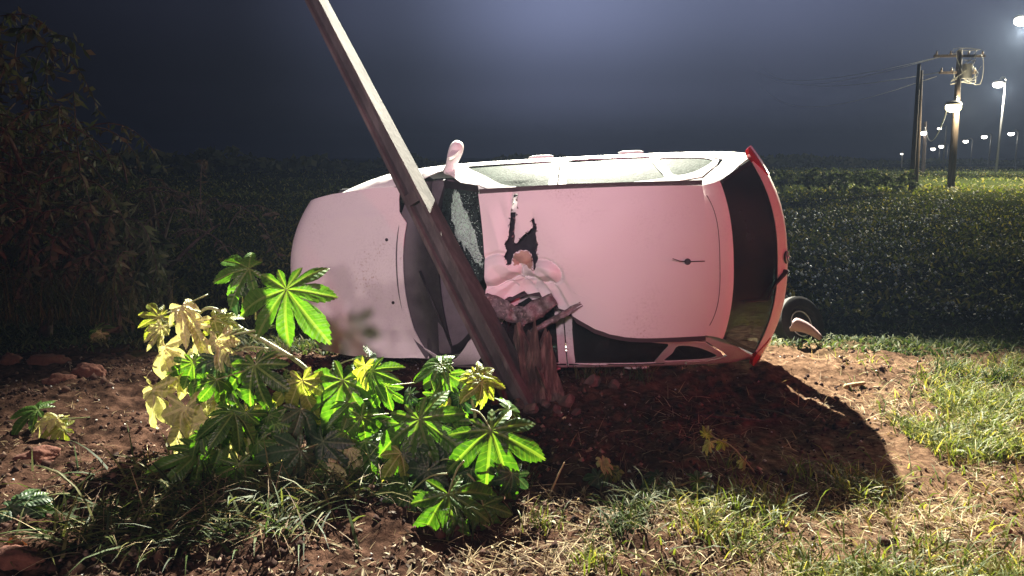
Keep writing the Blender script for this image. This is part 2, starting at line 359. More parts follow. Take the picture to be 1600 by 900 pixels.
def side(sg, off=0):
    def f(x, u, _=0):
        y = Wb(x) - .055 * ((u - .66) / .46) ** 2 - (.06 * (1 - sstep(1.0, 1.5, x)) if sg < 0 else 0)
        z = u
        bl = 1 - sstep(1.12, 1.42, x); hz_ = Hd(min(x, 1.3))
        y -= bl * .115 * max(0, (u - (hz_ - .17)) / .17) ** 2
        if u > .9:
            t = (u - .9) / .46; y -= (1 - bl) * (.005 + .155 * t + .045 * t * t)
        if u > 1.31:
            t = (u - 1.31) / .11; y -= .035 * t * t * (1 - bl); z = 1.31 + .075 * math.sin(min(t, 1) * 1.5)
        z -= drop(x) * sstep(1.15, 1.36, u)
        # a few dents and the belt crease
        y -= .008 * math.exp(-((u - .90) / .012) ** 2) * (1 - bl)
        return fin((x, sg * (y + off), z))
    return f
def rough_line(P2, amp, n=3):
    out = []; m = len(P2)
    for i in range(m):
        a, b = Vector(P2[i]), Vector(P2[(i + 1) % m])
        for k in range(n):
            p = a.lerp(b, k / n)
            if k: p += Vector((random.uniform(-amp, amp), random.uniform(-amp, amp)))
            out.append(p)
    return out
def panel(name, outer, f, m, parent=car, holes=(), step=.06, thick=.006, fine=None, split=40):
    loops = [[Vector((p[0], p[1], 0)) for p in outer]] + [[Vector((p[0], p[1], 0)) for p in h] for h in holes]
    tris = tessellate_polygon(loops); flat = [p for l in loops for p in l]
    bm = bmesh.new(); vs = [bm.verts.new(p) for p in flat]
    for t in tris:
        try: bm.faces.new([vs[i] for i in t])
        except ValueError: pass
    x0, x1 = min(p.x for p in flat), max(p.x for p in flat); y0, y1 = min(p.y for p in flat), max(p.y for p in flat)
    def cuts(a, b, st): return list(np.arange(math.floor(a / st) * st + st * .5, b, st))
    cx = cuts(x0, x1, step); cy = cuts(y0, y1, step)
    if fine: cx += cuts(max(x0, fine[0]), min(x1, fine[1]), fine[4]); cy += cuts(max(y0, fine[2]), min(y1, fine[3]), fine[4])
    for c in cx: bmesh.ops.bisect_plane(bm, geom=bm.verts[:] + bm.edges[:] + bm.faces[:], plane_co=(c, 0, 0), plane_no=(1, 0, 0), dist=1e-5)
    for c in cy: bmesh.ops.bisect_plane(bm, geom=bm.verts[:] + bm.edges[:] + bm.faces[:], plane_co=(0, c, 0), plane_no=(0, 1, 0), dist=1e-5)
    for v in bm.verts: v.co = f(v.co.x, v.co.y)
    bmesh.ops.remove_doubles(bm, verts=bm.verts, dist=.0004)
    bmesh.ops.recalc_face_normals(bm, faces=bm.faces)
    # point the sheet outwards, away from the car's middle
    c = sum((v.co for v in bm.verts), Vector()) / len(bm.verts); s = sum(fc.normal.dot(fc.calc_center_median()) * fc.calc_area() for fc in bm.faces)
    if s < 0: bmesh.ops.reverse_faces(bm, faces=bm.faces)
    o = frombm(name, bm, m, parent)
    if thick:
        q = o.modifiers.new('thick', 'SOLIDIFY'); q.thickness = thick; q.offset = -1
    if split: edgesplit(o, split)
    return o
def rrect(x0, y0, x1, y1, r=.02, n=4):
    out = []
    for cx, cy, a in ((x1 - r, y1 - r, 0), (x0 + r, y1 - r, 90), (x0 + r, y0 + r, 180), (x1 - r, y0 + r, 270)):
        for k in range(n + 1): out.append((cx + r * math.cos(R(a + 90 * k / n)), cy + r * math.sin(R(a + 90 * k / n))))
    return out
def arch(cx, cz, r, x_in=True, n=14): return [(cx + r * math.cos(q), cz + r * math.sin(q)) for q in [math.pi * k / n for k in range(n + 1)]]

# hood, roof, windscreen, tailgate: maps from (x, y) or (y, v)
def hood_f(x, y):
    z = Hd(x) + .045 * (1 - (y / .66) ** 2) + .012 * math.exp(-((abs(y) - .42) / .05) ** 2) * sstep(.1, .5, x)
    xf = -.03 + .23 * (abs(y) / .58) ** 2.2
    z -= .07 * math.exp(-(x - xf) / .045)
    w = sstep(-.38, -.62, y)                      # bent lower corner
    z += w * (.035 * math.sin((x - .3) * 5.5) + .02 * noise.noise(Vector((x * 7, y * 9, 2)))) + .010 * w * noise.noise(Vector((x * 22, y * 30, 5)))
    z -= .02 * math.exp(-((x - .5 - .3 * (y + .5)) / .05) ** 2) * sstep(-.3, -.45, y)
    return Vector((x, y - .012 - .03 * sstep(0, -.6, y), z + .02)) - CO
hood_pts = [( -.03 + .23 * (abs(y) / .58) ** 2.2, y) for y in np.linspace(.585, -.585, 17)]
hood_pts += [(.45, -.63), (.8, -.65), (1.0, -.655), (1.22, -.655)]
hood_pts += [(1.06 + .165 * (abs(y) / .65) ** 2.3, y) for y in np.linspace(-.63, .63, 15)]
hood_pts[-1] = (1.05, .63); hood_pts[-2] = (1.04, .54); hood_pts[-3] = (1.045, .45)
hood_pts += [(.98, .645), (.8, .645), (.45, .62)]
hood = panel('hood', hood_pts, hood_f, M['paint'], step=.05)
for s_ in (.24, -.235):                            # washer jets
    bm = bmesh.new(); bmesh.ops.create_uvsphere(bm, u_segments=10, v_segments=6, radius=.013)
    o = frombm('washer_jet', bm, M['black'], hood); o.location = hood_f(.93 if s_ > 0 else .96, s_) + Vector((0, 0, .004)); o.scale = (1, 1, .7)

def roof_f(x, y): return fin((x, y, 1.395 + .018 * (1 - (y / .53) ** 2) - drop(x)))
roof_outer = [(1.745 + .03 * (1 - (y / .52) ** 2), y) for y in np.linspace(.515, -.515, 13)] + [(1.9, -.52), (2.3, -.52), (2.8, -.515), (3.255, -.50)] + [(3.262 + .02 * (1 - (y/.5)**2), y) for y in np.linspace(-.45, .45, 9)] + [(3.255, .50), (2.8, .515), (2.3, .52)]
tear = [(1.996, .505), (1.982, .42), (1.970, .34), (1.955, .26), (1.940, .19), (1.920, .16), (1.935, .12), (1.912, .07), (1.935, .03), (1.93, -.01), (1.958, -.012), (1.965, .05), (1.985, .095), (2.03, .118), (2.08, .112), (2.105, .085), (2.112, 0), (2.118, -.10), (2.126, -.10), (2.133, -.01), (2.150, .06), (2.140, .10), (2.156, .15), (2.140, .22), (2.150, .27), (2.134, .335), (2.116, .32), (2.122, .27), (2.095, .242), (2.05, .215), (2.005, .165), (1.985, .17), (1.995, .26), (2.004, .34), (2.018, .42), (2.028, .50)]
roof = panel('roof_panel', roof_outer, roof_f, M['paint'], holes=[rough_line(tear, .0045, 4)], step=.05, fine=(1.72, 2.36, -.53, .53, .012), thick=.004, split=22)
bm = bmesh.new()                                    # curled, ragged lips along the tear
tj = rough_line(tear, .006, 5)
for i in range(0, len(tj)):
    a = tj[i]; b = tj[(i + 1) % len(tj)]; 
    if random.random() < .45 or (b - a).length > .05: continue
    pa, pb = roof_f(a.x, a.y), roof_f(b.x, b.y); h = random.uniform(.006, .022)
    tip = (pa + pb) / 2 + Vector((random.uniform(-.018, .018), random.uniform(-.012, .012), h))
    v = [bm.verts.new(q) for q in (pa, pb, tip)]; bm.faces.new(v)
frombm('torn_metal_lip', bm, M['bare'], roof, smooth=False)['kind'] = 'stuff'
panel('stripped_metal_patch', rough_line([(1.968, .03), (1.985, .088), (2.03, .112), (2.08, .106), (2.103, .08), (2.108, .0), (2.112, -.10), (2.09, -.075), (2.06, -.02), (2.02, -.005), (1.985, -.03)], .009, 4), lambda x, y: roof_f(x, y) + Vector((0, 0, .004)), M['primer'], roof, thick=.001, step=.02)
panel('headliner', [(1.78, -.48), (3.3, -.5), (3.3, .5), (1.78, .5)], lambda x, y: fin((x, y, 1.33 - drop(x))), M['inner'], step=.1)
# grooves with black trim beside the roof, cracked sealer in them
for sg in (1, -1):
    panel('roof_groove_trim', [(1.75, .517), (2.4, .519), (3.26, .503), (3.26, .536), (2.4, .553), (1.75, .550)], (lambda sg: lambda x, y: fin((x, sg * y, 1.378 - drop(x) + .002 * noise.noise(Vector((x * 40, y * 60, 0))))))(sg), M['seam'], thick=.004, step=.08)
bm = bmesh.new(); bmesh.ops.create_cone(bm, cap_ends=True, segments=20, radius1=.022, radius2=.017, depth=.016)
for k, (x, y, a, l) in enumerate([(2.36, -.02, 3, .09), (3.36, -.07, -60, .06), (2.9, .30, 12, .05), (2.5, -.30, -8, .22), (3.0, -.36, 4, .16), (2.6, .36, 2, .12), (2.45, -.12, 30, .05)]):
    b_ = bmesh.new(); d_ = Vector((math.cos(R(a)), math.sin(R(a)))) * l / 2
    tube(b_, [roof_f(x + d_.x * t, y + d_.y * t + .004 * noise.noise(Vector((t * 3, k, 0)))) + Vector((0, 0, .0008)) for t in np.linspace(-1, 1, 7)], .0014, .0006, 4); frombm('scratch', b_, M['scratch'], roof)
antenna = frombm('aerial_base', bm, M['black'], car); antenna.location = roof_f(3.15, 0) + Vector((0, 0, .008)); edgesplit(antenna)
bm = bmesh.new(); a0 = antenna.location; tube(bm, [Vector((0, 0, 0)), Vector((-.05, .006, .03)), Vector((-.10, .025, .05))], .0035, .0025); tube(bm, [Vector((0, 0, 0)), Vector((.11, 0, .004))], .0035, .003)
frombm('aerial_rod', bm, M['black'], antenna)

# tail: v runs from the roof seam over spoiler, glass, tailgate and bumper
VX = [3.272, 3.38, 3.445, 3.47, 3.60, 3.765, 3.80, 3.862, 3.895, 3.905, 3.90]; VZ = [1.378, 1.366, 1.348, 1.325, 1.19, 1.015, .985, .925, .82, .70, .58]
VW = [.50, .515, .53, .54, .60, .675, .69, .725, .75, .76, .76]; VS = [.012, .045, .075, .08, .12, .165, .175, .20, .21, .20, .19]
VV = list(range(11))
def tail_f(off=0):
    def f(v, w, _=0):
        x = spl(v, VV, VX) + off; z = spl(v, VV, VZ); hw = spl(v, VV, VW); y = w * hw
        x -= spl(v, VV, VS) * abs(w) ** 2.4
        z -= .02 * abs(w) ** 3 * (v < 3)
        return Vector((x, y, z + off * .6)) - CO
    return f
tf = tail_f()
tg = panel('tailgate', [(v, w) for v, w in [(0, -1), (0, 1), (1, 1), (2.0, 1), (2.5, .97)]] + [(2.55, w) for w in (.9, .6, .3, 0, -.3, -.6, -.9)] + [(2.5, -.97), (2, -1), (1, -1)], tf, M['paint'], step=.08)
tg2 = panel('tailgate_lower', [(5.95, w) for w in np.linspace(-.97, .97, 13)] + [(7, .985), (8, .985), (9.9, .985), (9.9, -.985), (8, -.985), (7, -.985)], tail_f(.004), M['paint'], tg, step=.14)
tg2.name = 'lower_skin'
panel('rear_window', [(2.62, w) for w in np.linspace(-.965, .965, 13)] + [(3.5, .985), (5.0, .985), (5.85, .965)] + [(5.88, w) for w in np.linspace(.9, -.9, 11)] + [(5.85, -.965), (5.0, -.985), (3.5, -.985)], tail_f(-.004), M['glass'], tg, step=.18, thick=.004)
for w0, w1 in ((.955, .995), (-.995, -.955)):        # black surround of the glass
    panel('window_seal', [(2.5, w0), (5.95, w0), (5.95, w1), (2.5, w1)], tail_f(-.001), M['black'], tg, step=.2, thick=.004)
panel('window_seal', [(5.80, -.97), (5.80, .97), (5.97, .97), (5.97, -.97)], tail_f(.0), M['black'], tg, step=.1, thick=.004)
bm = bmesh.new()                                      # curved line pressed into the spoiler
tube(bm, [tail_f(.001)(.25 + .55 * (1 - (w / .86) ** 4), w) for w in np.linspace(-.86, .86, 33)], .0022, seg=5)
frombm('spoiler_seam', bm, M['seam'], tg)
bm = bmesh.new()                                      # badge: chrome ring with a black disc and letters' bars
bmesh.ops.create_cone(bm, cap_ends=True, segments=28, radius1=.046, radius2=.042, depth=.012)
badge = frombm('badge', bm, M['black'], tg); badge.location = tf(7.15, -.01) + Vector((.006, 0, .012)); badge.rotation_euler = (0, R(62), 0); edgesplit(badge)
bm = bmesh.new(); tube(bm, [Vector((.041 * math.cos(q), .041 * math.sin(q), .008)) for q in np.linspace(0, 2*math.pi, 25)], .004, seg=6)
zz = .009
for a in (((-.024, .028), (-.008, -.004)), ((-.008, -.004), (0, .014)), ((0, .014), (.008, -.004)), ((.008, -.004), (.024, .028)), ((-.033, .014), (-.014, -.034)), ((-.014, -.034), (0, -.004)), ((0, -.004), (.014, -.034)), ((.014, -.034), (.033, .014))):
    # car's right is +y, the emblem's up is towards the roof (-x of the badge's frame)
    tube(bm, [Vector((-p[1], p[0], zz)) for p in a], .003, seg=5)
frombm('badge_emblem', bm, M['chrome'], badge)
bm = bmesh.new(); pv = tf(6.75, -.17) + Vector((.005, 0, .015))   # rear wiper
tube(bm, [pv + Vector((.01, .02, -.01)), pv, pv + Vector((-.06, -.055, .05)), pv + Vector((-.10, -.10, .09))], .02, .008, seg=8)
tube(bm, [pv + Vector((-.10, -.10, .09)), tf(4.6, -.46) + Vector((.02, 0, .02)), tf(3.6, -.50) + Vector((.01, 0, .01))], .007, .005, seg=6)
frombm('rear_wiper', bm, M['black'], tg)
# rear lamps and bumper
for sg in (1, -1):
    L = [(6.15, .99), (7.0, .80), (8.3, .82), (9.0, .995), (9.0, 1.07), (6.6, 1.085), (6.15, 1.05)]
    panel('rear_lamp', [(a, b * sg) for a, b in L], tail_f(.012), M['red'], step=.12, thick=.03)
def bump_f(v, w, _=0):
    z = .58 - v * .38; x = 3.93 + .04 * math.sin(v * math.pi) - .05 * v * v - .22 * abs(w) ** 2.6
    return Vector((x, w * (.775 - .03 * v), z)) - CO
panel('rear_bumper', [(0, -1), (0, 1), (1, 1), (1, -1)], bump_f, M['paint'], step=.12, thick=.01)

# windscreen and cowl
def cowl_f(t, y):       # t 0 at the hood, 1 at the glass
    x0 = 1.0 + .165 * (abs(y) / .65) ** 2.3; x1 = 1.34 + .07 * (abs(y) / .6) ** 2
    return fin((x0 + (x1 - x0) * t, y, .925 + .02 * t + .03 * (1 - (y / .66) ** 2) - .035 * math.sin(t * math.pi)))
panel('cowl', [(0, -.70), (1, -.66), (1, .66), (0, .66)], cowl_f, M['black'], step=.08, thick=.01)
def ws_f(t, y, off=0):
    x0 = 1.335 + .07 * (abs(y) / .6) ** 2; x1 = 1.765 - .015 * (y / .5) ** 2
    x = x0 + (x1 - x0) * t; yy = y * (1 - .12 * t); z = .945 + (1.40 - drop(1.76) - .945) * t + .03 * math.sin(t * math.pi) + .025 * (1 - (y / .62) ** 2) * (1 - t) - .006
    n = noise.noise(Vector((t * 5, y * 8, 3))) * .02 * sstep(-.4, .5, y)
    return fin((x, yy, z + n + off))
shield = panel('windscreen', [(0, .62), (1, .62), (1, .3), (1, -.05), (.97, -.16), (.86, -.20), (.78, -.10), (.66, -.06), (.58, .02), (.46, -.02), (.34, .05), (.22, .02), (.12, .10), (0, .06)], ws_f, M['shield'], step=.05, thick=.005)
panel('crushed_glass_patch', rough_line([(.30, .56), (.40, .60), (.58, .50), (.72, .40), (.86, .27), (.98, .06), (.985, -.02), (.90, .03), (.74, .12), (.58, .18), (.42, .26), (.34, .38)], .03, 5), lambda t, y: ws_f(t, y, .006), M['sparkle'], shield, step=.04, thick=.003)
bm = bmesh.new()
for k in range(420):       # loose crumbs of glass on and around the patch
    t, y = random.gauss(.68, .19), random.gauss(.27, .18)
    if not (.05 < t < 1 and -.1 < y < .6): continue
    p = ws_f(t, y, .012); s = random.uniform(.002, .006)
    r = Euler((random.random()*3, random.random()*3, 0)).to_matrix(); box(bm, p, (s, s, s * .6), r)
frombm('glass_crumbs', bm, M['sparkle'], shield, smooth=False)['kind'] = 'stuff'
for sg in (1, -1):   # black band round the glass
    panel('windscreen_seal', [(0, .60), (1.02, .60), (1.02, .655), (0, .655)], (lambda sg: lambda t, y: ws_f(t, sg * y, .004))(sg), M['black'], step=.1, thick=.004)
bm = bmesh.new()
for y0, y1 in ((.52, .02), (-.02, -.55)):
    p0 = cowl_f(.55, y0) + Vector((0, 0, .02)); p1 = cowl_f(1.0, y1) + Vector((0, 0, .03))
    tube(bm, [p0, p0.lerp(p1, .5) + Vector((0, 0, .015)), p1], .009, .005, seg=6)
frombm('front_wiper', bm, M['black'], car)

# body sides
def clean(P_): return [p for i, p in enumerate(P_) if i == 0 or (Vector(p) - Vector(P_[i-1])).length > 1e-4]
for sg in (1, -1):
    f = side(sg); n = '' 
    fender = [(.23, .655)] + [(x, Hd(x) - .002 * 0) for x in (.35, .5, .7, .9, 1.05, 1.2)] + [(1.30, .955), (1.405, .99), (1.405, .60), (1.40, .22)] + [(.80 + .345 * math.cos(q), .28 + .345 * math.sin(q)) for q in np.linspace(0, math.pi, 15)] + [(.38, .28), (.33, .45)]
    panel('front_fender', fender, f, M['paint'], step=.05)
    # pillars and roof rail with openings for the doors
    rail = [(1.42, 1.0), (1.60, 1.19), (1.76, 1.335), (1.80, 1.42), (2.4, 1.42), (3.255, 1.42), (3.33, 1.36), (3.41, 1.27), (3.60, 1.0), (3.665, .9), (3.715, .78), (3.735, .62), (3.735, .50), (3.56, .28)] + [(3.22 + .345 * math.cos(q), .28 + .345 * math.sin(q)) for q in np.linspace(0, math.pi, 15)]
    rail += [(2.99, .62), (3.12, .70), (3.16, .90), (3.16, .955)]
    rail += [(3.30, .96), (3.44, 1.02), (3.40, 1.10), (3.28, 1.235)] + [(3.04, 1.285)] + [(2.6, 1.32), (2.2, 1.325), (1.86, 1.30), (1.74, 1.235), (1.60, 1.10), (1.46, .97)]
    body = panel('body_side', clean(rail), f, M['paint'], step=.05, fine=(1.7, 2.5, 1.1, 1.45, .025))
    # doors
    fd = [(1.415, .22), (1.415, .955), (1.56, 1.075), (1.74, 1.225), (1.87, 1.292), (2.285, 1.312), (2.285, .22)]
    w1 = curve_pts([(1.60, .955), (1.76, 1.12), (1.93, 1.235), (2.20, 1.265), (2.225, 1.24), (2.225, .98), (2.20, .955), (1.9, .952)], 4, True)
    d1 = panel('front_door', fd, f, M['paint'], holes=[w1], step=.05)
    panel('window', w1, side(sg, -.006), M['crumbs'] if sg > 0 else M['glass'], d1, step=.06, thick=.004)
    rd = [(2.295, .22), (2.295, 1.312), (2.7, 1.305), (3.03, 1.272), (3.27, 1.225), (3.385, 1.095), (3.41, 1.03), (3.30, .972), (3.15, .965), (3.15, .70), (2.98, .63), (2.88, .50), (2.86, .22)]
    w2 = curve_pts([(2.35, .975), (2.35, 1.245), (2.375, 1.27), (2.72, 1.262), (2.97, 1.235), (3.02, 1.21), (2.98, 1.12), (2.93, .99), (2.9, .955), (2.38, .955)], 4, True)
    w3 = curve_pts([(2.995, .99), (3.05, 1.11), (3.09, 1.20), (3.22, 1.175), (3.33, 1.09), (3.36, 1.03), (3.28, .99), (3.1, .98)], 4, True)
    d2 = panel('rear_door', rd, f, M['paint'], holes=[w2, w3], step=.05)
    panel('window', w2, side(sg, -.006), M['crumbs'] if sg > 0 else M['glass'], d2, step=.06, thick=.004)
    panel('quarter_window', w3, side(sg, -.006), M['crumbs'] if sg > 0 else M['glass'], d2, step=.06, thick=.004)
    panel('window_trim', [(1.45, .952), (2.28, .938), (2.28, .950), (1.55, .962)], side(sg, .003), M['black'], d1, step=.1, thick=.006)
    panel('window_trim', [(2.30, .938), (3.0, .942), (3.0, .952), (2.30, .950)], side(sg, .003), M['black'], d2, step=.1, thick=.006)
    for d_, xh in ((d1, 2.13), (d2, 2.80)):
        bm = bmesh.new(); tube(bm, [side(sg, .004)(xh - .09, .80), side(sg, .012)(xh - .06, .80), side(sg, .012)(xh + .06, .80), side(sg, .004)(xh + .09, .80)], .014, seg=8); frombm('door_handle', bm, M['paint'], d_)
    panel('sill', [(1.15, .17), (1.15, .215), (2.87, .215), (2.87, .17)], f, M['black'], step=.15, thick=.02)
    bm = bmesh.new(); p = side(sg, .004)(3.52, .72); box(bm, p, (.09, .012, .028), None, .003); frombm('side_marker', bm, M['black'], body)
    # wheels
    for wx in (.80, 3.22):
        wh = empty('wheel', Vector((wx, sg * .61, .28)) - CO, car)
        bm = bmesh.new(); prof = [(-.085, .20), (-.09, .255), (-.07, .288), (0, .295), (.07, .288), (.09, .255), (.085, .20)]
        N = 40; rg = [[bm.verts.new((r * math.cos(2*math.pi*k/N), sg * a, r * math.sin(2*math.pi*k/N))) for a, r in prof] for k in range(N)]
        for k in range(N):
            for j in range(len(prof) - 1): bm.faces.new((rg[k][j], rg[k][j+1], rg[(k+1) % N][j+1], rg[(k+1) % N][j]))
        frombm('tyre', bm, M['rubber'], wh)
        bm = bmesh.new()
        for k in range(8): box(bm, Vector((0, sg * .06, 0)) + Vector((.1 * math.cos(k*math.pi/4), 0, .1 * math.sin(k*math.pi/4))), (.19, .02, .035), Euler((0, -k*math.pi/4, 0)).to_matrix(), .004)
        tube(bm, [Vector((.2 * math.cos(q), sg * .07, .2 * math.sin(q))) for q in np.linspace(0, 2*math.pi, 33)], .012, seg=6)
        box(bm, Vector((0, 0, 0)), (.30, .1, .30), None, .05)
        frombm('rim', bm, M['silver'], wh)

# nose
def nose_f(v, w, _=0):
    z = .58 - v * .38; hw = .565; ww = abs(w)
    x = .05 - .03 * math.sin(v * math.pi) + .06 * v * v + .20 * ww ** 3
    return Vector((x, w * hw, z + (.05 if False else 0))) - CO
panel('front_bumper', [(.30, -1), (.30, 1), (1, 1), (1, -1)], nose_f, M['paint'], step=.1, thick=.01)
panel('grille', [(0, -.55), (0, .55), (.28, .5), (.28, -.5)], nose_f, M['black'], step=.1, thick=.02)
for sg in (1, -1):
    panel('headlight', [(0, .57 * sg), (0, 1.0 * sg), (.28, 1.0 * sg), (.28, .52 * sg)], nose_f, M['silver'], step=.1, thick=.02)

# mirror on the upper side
mr_ = empty('door_mirror', side(1)(1.47, .985), car)
bm = bmesh.new()
B0, T = Vector((-.03, -.04, -.02)), Vector((.085, .20, .06))
prof = [(0, .050, .045), (.18, .036, .04), (.40, .042, .05), (.66, .056, .062), (.86, .052, .06), (1, .026, .03)]
N = 16; rings = []
ax = (T - B0).normalized(); ux = Vector((1, 0, 0)) - ax * ax.x; ux.normalize(); uy = ax.cross(ux)
for t, a, b in prof:
    c = B0.lerp(T, t); rings.append([bm.verts.new(c + ux * (a * math.copysign(abs(math.cos(q)) ** .7, math.cos(q))) + uy * (b * math.copysign(abs(math.sin(q)) ** .7, math.sin(q)))) for q in [2*math.pi*k/N for k in range(N)]])
for i in range(len(rings) - 1):
    for k in range(N): bm.faces.new((rings[i][k], rings[i][(k+1) % N], rings[i+1][(k+1) % N], rings[i+1][k]))
bm.faces.new(rings[0][::-1]); bm.faces.new(rings[-1])
bmesh.ops.recalc_face_normals(bm, faces=bm.faces)
sh = frombm('mirror_housing', bm, M['paint'], mr_)
sm = sh.modifiers.new('s', 'SUBSURF'); sm.levels = sm.render_levels = 2
bm = bmesh.new(); c0 = B0.lerp(T, .68); nrm = Vector((.12, .62, .78)).normalized(); ax = (ax - nrm * ax.dot(nrm)).normalized(); lat = ax.cross(nrm).normalized()
ring = [bm.verts.new(c0 + Vector((.012, 0, 0)) + Vector((0, 0, .066)) + ax * (.078 * math.cos(q)) + lat * (.024 * math.sin(q))) for q in [2*math.pi*k/24 for k in range(24)]]
bm.faces.new(ring); bmesh.ops.recalc_face_normals(bm, faces=bm.faces)
ret = bmesh.ops.extrude_face_region(bm, geom=bm.faces[:]); bmesh.ops.translate(bm, verts=[v for v in ret['geom'] if isinstance(v, bmesh.types.BMVert)], vec=-nrm * .03)
frombm('mirror_glass', bm, mat('mirror_painted_reflection', (.92, .95, .92), .35, Metallic=.3), mr_, smooth=False)  # white base colour stands for the lamp reflected in the mirror

# inside: floor, dashboard, steering wheel, seats
def inbox(name, c, s, m, rot=None, bev=.03, parent=car):
    bm = bmesh.new(); box(bm, Vector(c) - CO, s, rot, bev); o = frombm(name, bm, m, parent); edgesplit(o, 40); return o
inbox('floor_pan', (2.0, 0, .24), (3.4, 1.38, .08), M['black'])
inbox('engine_block', (.68, 0, .45), (.75, .9, .35), M['black'])
inbox('firewall', (1.22, 0, .60), (.05, 1.40, .62), M['black'], None, .01)
inbox('dashboard', (1.50, 0, .84), (.42, 1.34, .19), M['dash'], Euler((0, R(4), 0)).to_matrix(), .05)
inbox('parcel_shelf', (3.32, 0, .95), (.50, 1.2, .03), M['inner'], None, .01)
for y in (.36, -.36):
    st = empty('front_seat', Vector((2.15, y, .3)) - CO, car)
    for nm, c, s, rt in (('seat_cushion', (0, 0, .14), (.5, .48, .16), 0), ('backrest', (.30, 0, .46), (.15, .46, .60), 12), ('headrest', (.40, 0, .84), (.10, .26, .17), 12)):
        bm = bmesh.new(); box(bm, Vector(c), s, Euler((0, R(rt), 0)).to_matrix(), .04); frombm(nm, bm, M['inner'], st)
bk = empty('rear_seat', Vector((2.85, 0, .3)) - CO, car)
for nm, c, s, rt in (('seat_cushion', (0, 0, .14), (.5, 1.25, .16), 0), ('backrest', (.28, 0, .44), (.14, 1.25, .58), 15), ('headrest', (.38, .35, .80), (.09, .24, .15), 12), ('headrest', (.38, -.35, .80), (.09, .24, .15), 12)):
    bm = bmesh.new(); box(bm, Vector(c), s, Euler((0, R(rt), 0)).to_matrix(), .04); frombm(nm, bm, M['inner'], bk)
bm = bmesh.new(); sw = Matrix.Translation(Vector((1.80, -.36, .93)) - CO) @ Euler((0, R(-65), 0)).to_matrix().to_4x4()
tube(bm, [sw @ Vector((.185 * math.cos(q), .185 * math.sin(q), 0)) for q in np.linspace(0, 2*math.pi, 33)], .015, seg=8)
for q in (0, 2.1, 4.2): tube(bm, [sw @ Vector((0, 0, -.02)), sw @ Vector((.18 * math.cos(q), .18 * math.sin(q), 0))], .018, seg=6)
frombm('steering_wheel', bm, M['black'], car)
tri_ = lambda v: abs((v % 1) * 2 - 1)
# crumpled sheet where the pole hit: folded strips of the rail and roof corner
for k, (x, y, l, w, a) in enumerate([(1.90, -.30, .34, .14, 58), (2.12, -.30, .30, .14, -60), (2.26, -.36, .40, .05, -62), (2.01, -.33, .22, .12, 85)]):
    bm = bmesh.new(); nu, nv = 12, 5; g = []
    d = Vector((math.cos(R(a + 90)), math.sin(R(a + 90)), 0)); q = Vector((-d.y, d.x, 0))
    base = Vector((x, y, 1.30)) - CO
    for i in range(nu):
        row = []
        for j in range(nv):
            t = i / (nu - 1) - .5; s_ = j / (nv - 1) - .5
            p = base + d * (t * l) + q * (s_ * w * (1 - .8 * abs(t)))
            p += Vector((0, 0, .03 * tri_(s_ * 1.7 + k * .3 + t * .8) + .04 * tri_(t * 1.9 + k * .37) + .02 * noise.noise(Vector((t * 9, s_ * 9, k))) + .02 * (k % 3)))
            row.append(bm.verts.new(p + Vector((.012 * noise.noise(Vector((t*14, s_*14, k+5))), .012 * noise.noise(Vector((s_*14, t*14, k+9))), 0))))
        g.append(row)
    for i in range(nu - 1):
        for j in range(nv - 1): bm.faces.new((g[i][j], g[i+1][j], g[i+1][j+1], g[i][j+1]))
    o = frombm('crumpled_metal', bm, M['bare'], car, smooth=True); q_ = o.modifiers.new('t', 'SOLIDIFY'); q_.thickness = .003

# ------------------------------------------------------------------ the leaning concrete pole
pb, pt_ = at(806, 606, 5.02), at(494, 0, 5.75)
PA = (pt_ - pb).normalized(); PV = (Vector((0, -1, .15)) - PA * PA.dot(Vector((0, -1, .15)))).normalized(); PSd = PA.cross(PV)
if PSd.x < 0: PSd = -PSd
phi = R(21); nF = PSd * math.cos(phi) + PV * math.sin(phi); nC = -PSd * math.sin(phi) + PV * math.cos(phi)
pole = empty('utility_pole', pb); tag(pole, 'leaning grey concrete utility pole that the overturned car has struck', 'utility pole')
def pole_pt(u, v, l): 
    k = max(.36, .95 - .118 * l); return nF * (u * k) + nC * (v * k) + PA * l
ha, hb = .088, .125
sec = [(-ha, hb), (-ha + .032, hb), (-ha + .048, hb - .085), (ha - .048, hb - .085), (ha - .032, hb), (ha, hb), (ha, -hb), (ha - .032, -hb), (ha - .048, -hb + .085), (-ha + .048, -hb + .085), (-ha + .032, -hb), (-ha, -hb)]
bm = bmesh.new(); rg = []
for i in range(91):
    l = -.3 + i * .1
    rg.append([bm.verts.new(pole_pt(u + .0025 * noise.noise(Vector((l * 6, u * 30, v * 30))), v + .0025 * noise.noise(Vector((l * 6, v * 30, u * 30 + 5))), l)) for u, v in sec])
n = len(sec)
for i in range(90):
    for k in range(n): bm.faces.new((rg[i][k], rg[i][(k+1) % n], rg[i+1][(k+1) % n], rg[i+1][k]))
bm.faces.new(rg[0]); bm.faces.new(rg[-1]); bmesh.ops.recalc_face_normals(bm, faces=bm.faces)
sh = frombm('shaft', bm, M['concrete'], pole, smooth=False)
bv = sh.modifiers.new('b', 'BEVEL'); bv.width = .004; bv.segments = 2; bv.limit_method = 'ANGLE'; bv.angle_limit = R(40)
